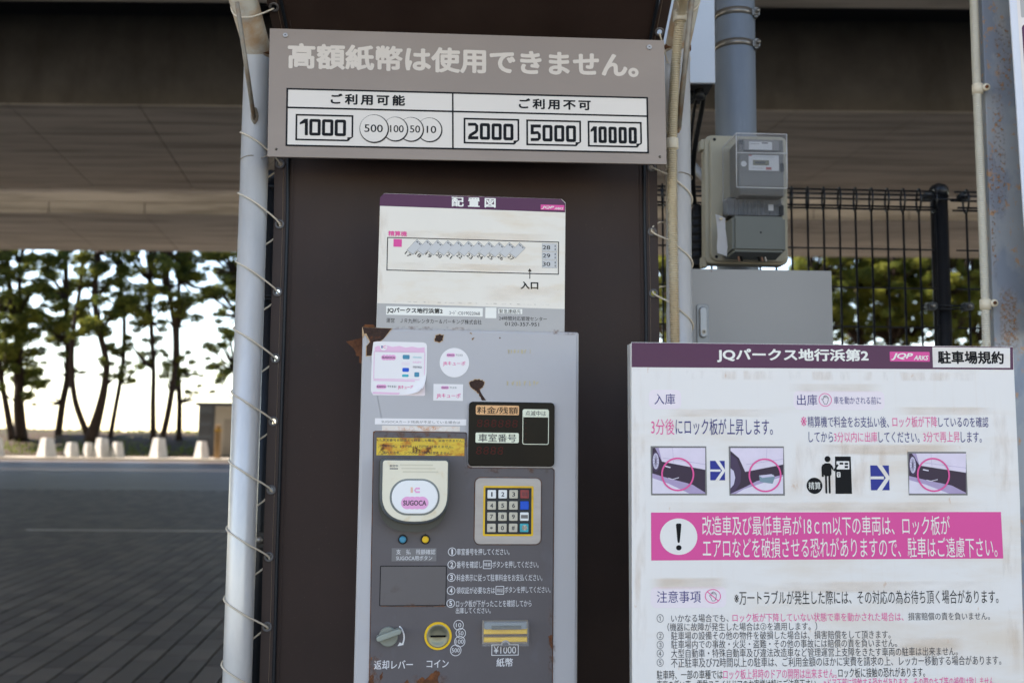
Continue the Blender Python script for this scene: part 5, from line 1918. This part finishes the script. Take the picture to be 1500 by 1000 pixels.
sp_ = o
for k, (x0, y0, x1, y1) in enumerate(((1453, 20, 1486, 150), (1450, 120, 1478, 330), (1460, 415, 1496, 520), (1446, 200, 1462, 420))):
    a, b = at(x0, y0, PYR), at(x1, y1, PYR)
    bm = bmesh.new()
    w2, h2 = abs(b.x - a.x) / 2, abs(a.z - b.z) / 2
    bm.faces.new([bm.verts.new(p) for p in ((-w2, -h2, 0), (w2, -h2, 0), (w2, h2, 0), (-w2, h2, 0))])
    q = bm_link('rust_bloom', bm, stain_mat('post_rust_bloom', (160, 118, 80), 110 + 17 * k, .50 if k != 2 else .42, .66, amt=.75, iso=True), sp_)
    q.location = ((a.x + b.x) / 2 - sp_.location.x, -.0006 - .0001 * k, (a.z + b.z) / 2)
    q.rotation_euler = (radians(90), 0, 0)


def corrugated(pts, r, pitch_, depth_, mat, name, label):
    # resample by arc length, alternate radii
    fine = smooth_path(pts, 12)
    acc = [0]
    for a, b in zip(fine, fine[1:]):
        acc.append(acc[-1] + (b - a).length)
    L = acc[-1]
    n = int(L / (pitch_ / 4))
    out, rr = [], []
    j = 0
    for i in range(n + 1):
        s_ = L * i / n
        while j < len(acc) - 2 and acc[j + 1] < s_:
            j += 1
        t = (s_ - acc[j]) / max(1e-9, acc[j + 1] - acc[j])
        out.append(fine[j].lerp(fine[j + 1], t))
        rr.append(r - (depth_ if i % 4 in (0, 3) else 0))
    root = thing(name, label, 'conduit', tuple(out[0]))
    tube('hose', [p - out[0] for p in out], rr, mat, root, seg=16)
    return root, out[0]


c1, o1 = corrugated([at(1012, -60, 1.78), at(1004, -20, 1.84), at(997, 22, 1.90), at(990, 90, 1.93), at(985, 190, 1.94), at(985, 300, 1.94), at(987, 420, 1.94), at(989, 520, 1.94), at(991, 640, 1.94), at(993, 900, 1.94)],
                    .0104, .0046, .0024, m_conduit, 'corrugated_conduit', 'yellowed corrugated conduit running down the front of the right tent pole')
for (x, y, rr_) in ((996, 24, .0135), (984.5, 211, .0128)):
    p = at(x, y, 1.94 if y > 50 else 1.905) - o1
    tube('clamp', [p + Vector((0, 0, -.011)), p + Vector((0, 0, -.009)), p + Vector((0, 0, .009)), p + Vector((0, 0, .011))], [rr_ * .9, rr_, rr_, rr_ * .9], m_clamp, c1, seg=20)
    if y > 50:
        tube('clamp_ear', [p + Vector((-.014, -.003, 0)), p + Vector((-.014, .006, 0))], .0085, m_clamp, c1, seg=14)
c2, o2 = corrugated([at(1425, -60, 1.79), at(1426.5, 0, 1.79), at(1431, 130, 1.79), at(1438, 300, 1.79), at(1443, 440, 1.79), at(1446, 560, 1.79), at(1450, 800, 1.79)],
                    .0078, .0040, .0014, m_conduit2, 'corrugated_conduit', 'slim beige corrugated conduit clipped along the rusty steel post at right')
for (x, y) in ((1432, 131), (1443.5, 446)):
    p = at(x, y, 1.79) - o2
    tube('clamp', [p + Vector((0, 0, -.009)), p + Vector((0, 0, .009))], .0098, m_clamp, c2, seg=18)
    tube('clamp_ear', [p + Vector((.013, -.008, .002)), p + Vector((.013, -.003, .002))], .007, m_clamp, c2, seg=14)
    tube('clamp_screw', [p + Vector((.013, -.0105, .002)), p + Vector((.013, -.008, .002))], .003, m_rust, c2, seg=10)

sg2 = Panel('edge_sign', 'white sign with grey and purple panels cut off by the right edge of the photo', 'sign', (1495, 100), 1.73, radians(4.0), (1479, 0), (1500, .3))
a0, b0 = sg2.uv(1479, 0), sg2.uv(1499, 500)
sg2.prism('plate', [(a0[0], b0[1] + .02), (a0[0] + .5, b0[1] + .02), (a0[0] + .5, a0[1] + .35), (a0[0], a0[1] + .35)], -.003, 0, M('white_sign_plate', (198, 202, 214), rough=.35, var=.02), bevel=.0005)
sg2.prism('printed_face', rrect(a0[0] + .013, b0[1] + .04, a0[0] + .48, a0[1] + .33, .004), None, .0003, M('cream_sign_face', (212, 206, 204), var=.03))
sg2.prism('grey_field', rrect(a0[0] + .019, sg2.uv(1495, 26)[1], a0[0] + .45, a0[1] + .30, .002), None, .0005, m_grey)
sg2.prism('purple_field', rrect(a0[0] + .019, sg2.uv(1499, 250)[1], a0[0] + .45, sg2.uv(1495, 36)[1], .008), None, .0005, m_purple)

# ================================================================== METER POLE, BOXES, METER
PY = 2.55
pcx = at(1077, 120, PY).x
pr = 30.3 * PY / F
mp_ = thing('service_pole', 'thick zinc-grey pole with two steel bands behind the electricity meter', 'pole', (pcx, PY, 0))
tube('shaft', [(0, 0, 0), (0, 0, 4.2)], pr, m_pole, mp_, seg=40)
for y in (14, 60):
    zz = at(1077, y, PY - pr).z
    tube('steel_band', [(0, 0, zz - .009), (0, 0, zz + .009)], pr + .0015, m_band, mp_, seg=40)
    bm = bmesh.new()
    box(bm, pr * .72, pr * 1.08, -pr * .85, -pr * .35, zz - .014, zz + .012)
    bmesh.ops.bevel(bm, geom=list(bm.edges), offset=0.005, segments=2, affect='EDGES')
    b_ = bm_link('band_buckle', bm, m_band, mp_)
    tube('bolt', [(pr * .95, -pr * .86, zz), (pr * .95, -pr * .98, zz)], .006, m_band, mp_, seg=8)

# upper pale box
BY = 2.28
xa, xb = at(962, 60, BY).x, at(1047.5, 60, BY).x
zb = at(1030, 122, BY).z
ub = thing('upper_enclosure', 'pale blue-grey box strapped high on the pole beside the awning', 'box', (xa, BY, zb))
box_obj('door', 0, xb - xa, 0, .012, 0, .42, m_box, ub, .003)
box_obj('case', .004, xb - xa - .004, .0125, .15, .006, .41, m_box, ub, .003)
box_obj('box_underside', .004, xb - xa - .004, .014, .15, .0, .0055, M('dark_box_underside', (70, 72, 74)), ub)  # underside coloured darker than the rest of the box
tube('cable_gland', [(xb - xa - .028, .05, -.0), (xb - xa - .028, .05, -.022)], .011, m_blackp, ub, seg=14)
tube('cable_gland', [(xb - xa - .05, .06, -.0), (xb - xa - .05, .06, -.022)], .009, m_blackp, ub, seg=14)
zz0 = at(1030, 128, BY).z
for k, (pp_, r_, lab) in enumerate(((((1032, 128), (1028, 160), (1018, 215), (1015, 260), (1018, 305)), .0062, 'thick black cable hanging from the pale box to the ribbed boot'),
                                    (((1024, 128), (1017, 160), (1011, 215), (1012, 260), (1020, 305)), .004, 'thin black cable hanging nearest the tent pole'))):
    pts = [at(x, y, BY + .06 + .06 * i) for i, (x, y) in enumerate(pp_)]
    tag(tube('power_cable', smooth_path(pts, 6), r_, m_cable, None, seg=10), lab, 'cable')
# ribbed boot
p = at(1021, 300, 2.45)
boot = thing('ribbed_boot', 'black ribbed cable boot between the tent pole and the meter', 'cable boot', (p.x, p.y, at(1021, 392, 2.45).z))
pts, rr = [], []
H_ = p.z - boot.location.z
for k in range(41):
    t = k / 40
    pts.append((0, 0, H_ * t))
    base = .022 if t < .84 else lerp(.022, .008, (t - .84) / .16)
    rr.append(base + (.003 if (k % 5) in (1, 2) and t < .85 else 0))
tube('sleeve', pts, rr, m_cable, boot, seg=20)
# diagonal strut seen between boot and meter
o = tube('support_strut', [at(1008, 232, 2.62), at(1036, 268, 2.56)], .011, m_box2, None, seg=4)
tag(o, 'short grey diagonal strut passing behind the meter board', 'strut')

# lower enclosure
EY = 2.24
xa, xb = at(1011, 450, EY).x, at(1219, 450, EY + .03).x
zt = at(1100, 394.5, EY).z
le = Panel('meter_enclosure', 'grey metal enclosure with a recessed handle under the meter', 'electrical box', (1120, 450), EY, radians(2.5), (1008, 393.5), (1219, 396.6), drop=.55)
ua, ub_ = 0, le.uv(1219.5, 450)[0]
vt = .55
bm = bmesh.new()
prism_bm(bm, rrect(ua, 0, ub_, vt, .002), -.16, 0, bevel=.0015)
bm_link('door', bm, m_box2, le.root)
hd = le.rect('handle_recess', 1020, 445.5, 1038.6, 512, 0, .004, M('handle_plate', (128, 132, 138), rough=.4, metal=.3), r=4, bevel=.001)
le.rect('handle_grip', 1023.2, 449.5, 1035, 495, .004, .011, M('handle_grip', (140, 144, 152), rough=.35, metal=.4), r=5.5, bevel=.0025, parent=hd)
le.disc('keyhole', 1029.5, 486.5, 3.2, .011, .0125, m_band, parent=hd)
le.disc('keyhole_slot', 1029.5, 486.5, 1.3, None, .0127, m_ink, parent=hd)
for (x, y) in ((1042, 395.8),):
    le.disc('rust_speck', x, y + 1.5, .8, None, .0003, m_rust, n=8)

# meter on its board
MY = 2.36
mb = Panel('electricity_meter', 'electricity meter with clear cover and grey terminal lid on a beige board', 'meter', (1095, 300), MY, radians(2.0), (1033, 195), (1157, 198))
mboard = mb.rect('backboard', 1034, 195.5, 1157.5, 387, -.05, -.012, m_meterbase, r=10, bevel=.004)
mb.rect('board_face', 1040, 198, 1154.5, 384, -.012, 0, m_meterbase, r=12, bevel=.004)
for (x, y) in ((1031, 208), (1033, 381)):
    mb.rect('board_lug', x - 2, y - 8, x + 5, y + 8, -.045, -.02, m_meterbase, r=2, bevel=.002)
for (x, y) in ((1046.5, 204.5), (1049.5, 376)):
    mb.disc('screw_hole', x, y, 2.3, None, .0003, m_ink)
# the coordinates of proud parts are given on their own front planes
MYF = MY - .125
mf = MYF


def onplane(dist):
    """make a helper that turns pixels into the meter's local frame on a plane 'dist' in front"""
    def f(px, py):
        d = ray(px, py)
        pt = mb.O + mb.n * dist
        t = (pt - CAMLOC).dot(mb.n) / d.dot(mb.n)
        q = CAMLOC + d * t - mb.O
        return (q.dot(mb.U), q.dot(mb.V))
    return f


def mrect(name, x0, y0, x1, y1, z0, z1, mat, r=0, bevel=0.0, ref=None, parent=None):
    f = onplane(ref if ref is not None else z1)
    a, b = f(x0, y0), f(x1, y1)
    s_ = abs(f(x0 + 1, y0)[0] - a[0])
    bm = bmesh.new()
    pts = rrect(a[0], b[1], b[0], a[1], r * s_)
    if z0 is None:
        bm.faces.new([bm.verts.new((p_[0], p_[1], z1)) for p_ in pts])
        me = bpy.data.meshes.new(name)
        bm.to_mesh(me)
        bm.free()
        return link(name, me, mat, parent or mb.root)
    prism_bm(bm, pts, z0, z1, bevel)
    return bm_link(name, bm, mat, parent or mb.root)


DF = .118
# inner works behind the clear cover
mrect('meter_body', 1082, 203, 1149, 288, .002, .085, m_meter, r=2, bevel=.004, ref=.085)
f = onplane(.085)
mrect('upper_module', 1090, 205, 1141, 221, .085, .096, M('module_grey', (112, 112, 114)), r=1, bevel=.001, ref=.096)
mrect('rating_label', 1097, 207.5, 1131, 219.8, None, .0965, m_meterlabel)
mrect('module_notch', 1082, 205, 1089, 212, None, .0856, m_meterdark)
mrect('dark_strip', 1083, 252, 1150, 254, None, .0856, m_meterdark)
mrect('meter_label', 1096.5, 227, 1141, 250.5, None, .0860, m_meterlabel)
mrect('lcd', 1103, 234.3, 1126.6, 242.2, .086, .0875, m_lcd, bevel=.0003)
mrect('lcd_digits', 1106, 236.3, 1121, 240, None, .0878, m_meterdark)
mrect('red_mark', 1096.5, 226.8, 1101.5, 228.8, None, .0862, m_keyred)
mrect('red_mark', 1122, 245, 1130, 249, None, .0862, m_keyred)
mrect('print_line', 1103, 229.6, 1134, 230.6, None, .0862, m_inkgrey)
mrect('print_line', 1101, 246, 1119, 246.8, None, .0862, m_inkgrey)
mrect('print_line', 1099.5, 210.3, 1112, 211.2, None, .0967, m_inkgrey)
mrect('print_line', 1116, 209, 1125, 210.6, None, .0967, m_ink)
mrect('print_line', 1106, 214, 1127, 214.6, None, .0967, m_inkgrey)
mrect('side_port', 1142.5, 239, 1148.5, 252, None, .0865, m_ink, r=2)
fr = onplane(.0865)
c0 = fr(1089.5, 240)
bm = bmesh.new()
bm.faces.new([bm.verts.new((c0[0] + .0068 * cos(2 * pi * k / 24), c0[1] + .0068 * sin(2 * pi * k / 24), .0865)) for k in range(24)])
bm_link('seal_sticker', bm, m_meterlabel, mb.root)
# clear cover: tapered shell with a chamfered lower part
ff, fb = onplane(DF), onplane(.004)
front = [ff(1078.5, 195), ff(1152.5, 197), ff(1153.5, 274), ff(1080, 274)]
front_low = [ff(1080, 274), ff(1153.5, 274)]
back_low = [ff(1064, 290), ff(1145, 290)]
W0, W1 = fb(1059.5, 203), fb(1149, 203)
bm = bmesh.new()
A = [front[0], front[1], front[2], front[3]]
FL = ff(1080, 274)
FR = ff(1153.5, 274)
xl, xr = A[0][0], A[1][0]
yt, ym = A[0][1], FL[1]
yb = ym - .028
vs = [bm.verts.new(p_) for p_ in ((xl, yt, DF), (xr, yt, DF), (xr, ym, DF), (xl, ym, DF), (xl - .003, yt + .001, .004), (xr + .003, yt + .001, .004), (xr + .003, yb, .004), (xl - .003, yb, .004),
                                  (xl - .001, yb, .075), (xr + .001, yb, .075))]
for fc in ((0, 1, 2, 3), (0, 4, 5, 1), (3, 2, 9, 8), (8, 9, 6, 7), (0, 3, 8, 7, 4), (1, 5, 6, 9, 2)):
    bm.faces.new([vs[i] for i in fc])
bmesh.ops.bevel(bm, geom=[e for e in bm.edges if len(e.link_faces) == 2], offset=0.004, segments=3, affect='EDGES')
bmesh.ops.solidify(bm, geom=list(bm.faces), thickness=.0018)
cov = bm_link('clear_cover', bm, m_meterglass, mb.root, label='clear plastic cover over the dial')
m_seam = glass_mat('cover_edge', (214, 216, 222), alpha=.55, rough=.2)
tube('cover_seam', [(xl - .0012, ff(1079, 224)[1], DF + .001), (xr + .0012, ff(1153, 225)[1], DF + .001)], .0011, m_seam, cov, seg=6)
for pts in ([(xl, yt, DF), (xr, yt, DF)], [(xl, yt, DF), (xl, ym, DF)], [(xr, yt, DF), (xr, ym, DF)], [(xl, ym, DF), (xr, ym, DF)]):
    tube('cover_edge', [Vector(p_) + Vector((0, 0, -.0008)) for p_ in pts], .0011, m_seam, cov, seg=6)
tube('cover_edge', [(xl, yt, DF), (xl - .003, yt + .001, .004), (xl - .003, yb, .004)], .0012, m_seam, cov, seg=6)
# terminal chamber: clear strip and grey lid
mrect('terminal_block', 1066, 289, 1145, 318, .002, .05, m_meterdark, r=1, bevel=.002, ref=.05)
for k in range(9):
    mrect('terminal_rib', 1076 + 6.4 * k, 292, 1078.2 + 6.4 * k, 314, .05, .054, m_blackp, ref=.054)
mrect('terminal_sticker', 1125.5, 299.6, 1133, 308.6, None, .0562, m_meterlabel)
mrect('terminal_window', 1060, 290, 1149, 316, .056, .058, m_meterglass, ref=.058)
mrect('side_knob', 1143, 300, 1148, 316, .05, .062, m_blackp, ref=.062, r=2)
bm = bmesh.new()
fl_ = onplane(.095)
fb2 = onplane(.01)
a, b = fl_(1073.5, 315.2), fl_(1151.5, 369)
pts_f = [(a[0], a[1]), (b[0], a[1]), (b[0], b[1]), (a[0], b[1])]
vs = [bm.verts.new(p_) for p_ in ((a[0], a[1], .095), (b[0], a[1], .095), (b[0], b[1], .095), (a[0], b[1], .095),
                                  (a[0] - .004, a[1] - .001, .012), (b[0] + .004, a[1] - .001, .012), (b[0] + .004, b[1] - .006, .012), (a[0] - .004, b[1] - .006, .012))]
for fc in ((0, 1, 2, 3), (0, 4, 5, 1), (3, 2, 6, 7), (0, 3, 7, 4), (1, 5, 6, 2), (4, 7, 6, 5)):
    bm.faces.new([vs[i] for i in fc])
bmesh.ops.bevel(bm, geom=list(bm.edges), offset=0.006, segments=4, affect='EDGES')
lid = bm_link('terminal_lid', bm, M('terminal_lid_grey', (98, 102, 100), rough=.5, var=.03), mb.root)
c0 = fl_(1114.5, 340.5)
tube('lid_screw', [(c0[0], c0[1], .094), (c0[0], c0[1], .0957)], .0022, m_blackp, lid, seg=12)
# wires under the lid
wp = mb.root.matrix_world
for k, (x, mt) in enumerate(((1080, m_cord), (1084, m_cable), (1109, m_cable), (1114, m_cord), (1119, m_tagp))):
    a, b, c_ = onplane(.05)(x, 368), onplane(.03)(x + 2, 382), onplane(.01)(x + 6, 377)
    tube('wire', smooth_path([(a[0], a[1], .05), (b[0], b[1], .035), (c_[0], c_[1], -.005)], 5), .0022, M('wire_pink', (176, 140, 128)) if mt is m_cord else mt, mb.root, seg=8)
# paper tag
ft = onplane(.10)
bm = bmesh.new()
L_ = [(1048, 314), (1049.5, 330), (1051.2, 345), (1050.5, 360), (1050.5, 371)]
R_ = [(1062.5, 319.5), (1063, 334), (1064.5, 348), (1065.5, 362), (1065, 375.5)]
prev = None
for k in range(5):
    a, b = ft(*L_[k]), ft(*R_[k])
    row = []
    for j in range(5):
        t = j / 4
        row.append(bm.verts.new((lerp(a[0], b[0], t), lerp(a[1], b[1], t), .10 + .003 * sin(k * 1.7 + t * 3))))
    if prev:
        for j in range(4):
            bm.faces.new((prev[j], prev[j + 1], row[j + 1], row[j]))
    prev = row
bmesh.ops.solidify(bm, geom=list(bm.faces), thickness=.0006)
tg = bm_link('paper_tag', bm, m_tagp, None, smooth=True)
tg.matrix_world = mb.root.matrix_world.copy()
tag(tg, 'white paper tag hanging at the left of the terminal lid', 'tag')
c0 = ft(1055.8, 321)
tube('tag_eyelet', [(c0[0], c0[1], .1015), (c0[0], c0[1], .104)], .0036, m_clamp, tg, seg=16)
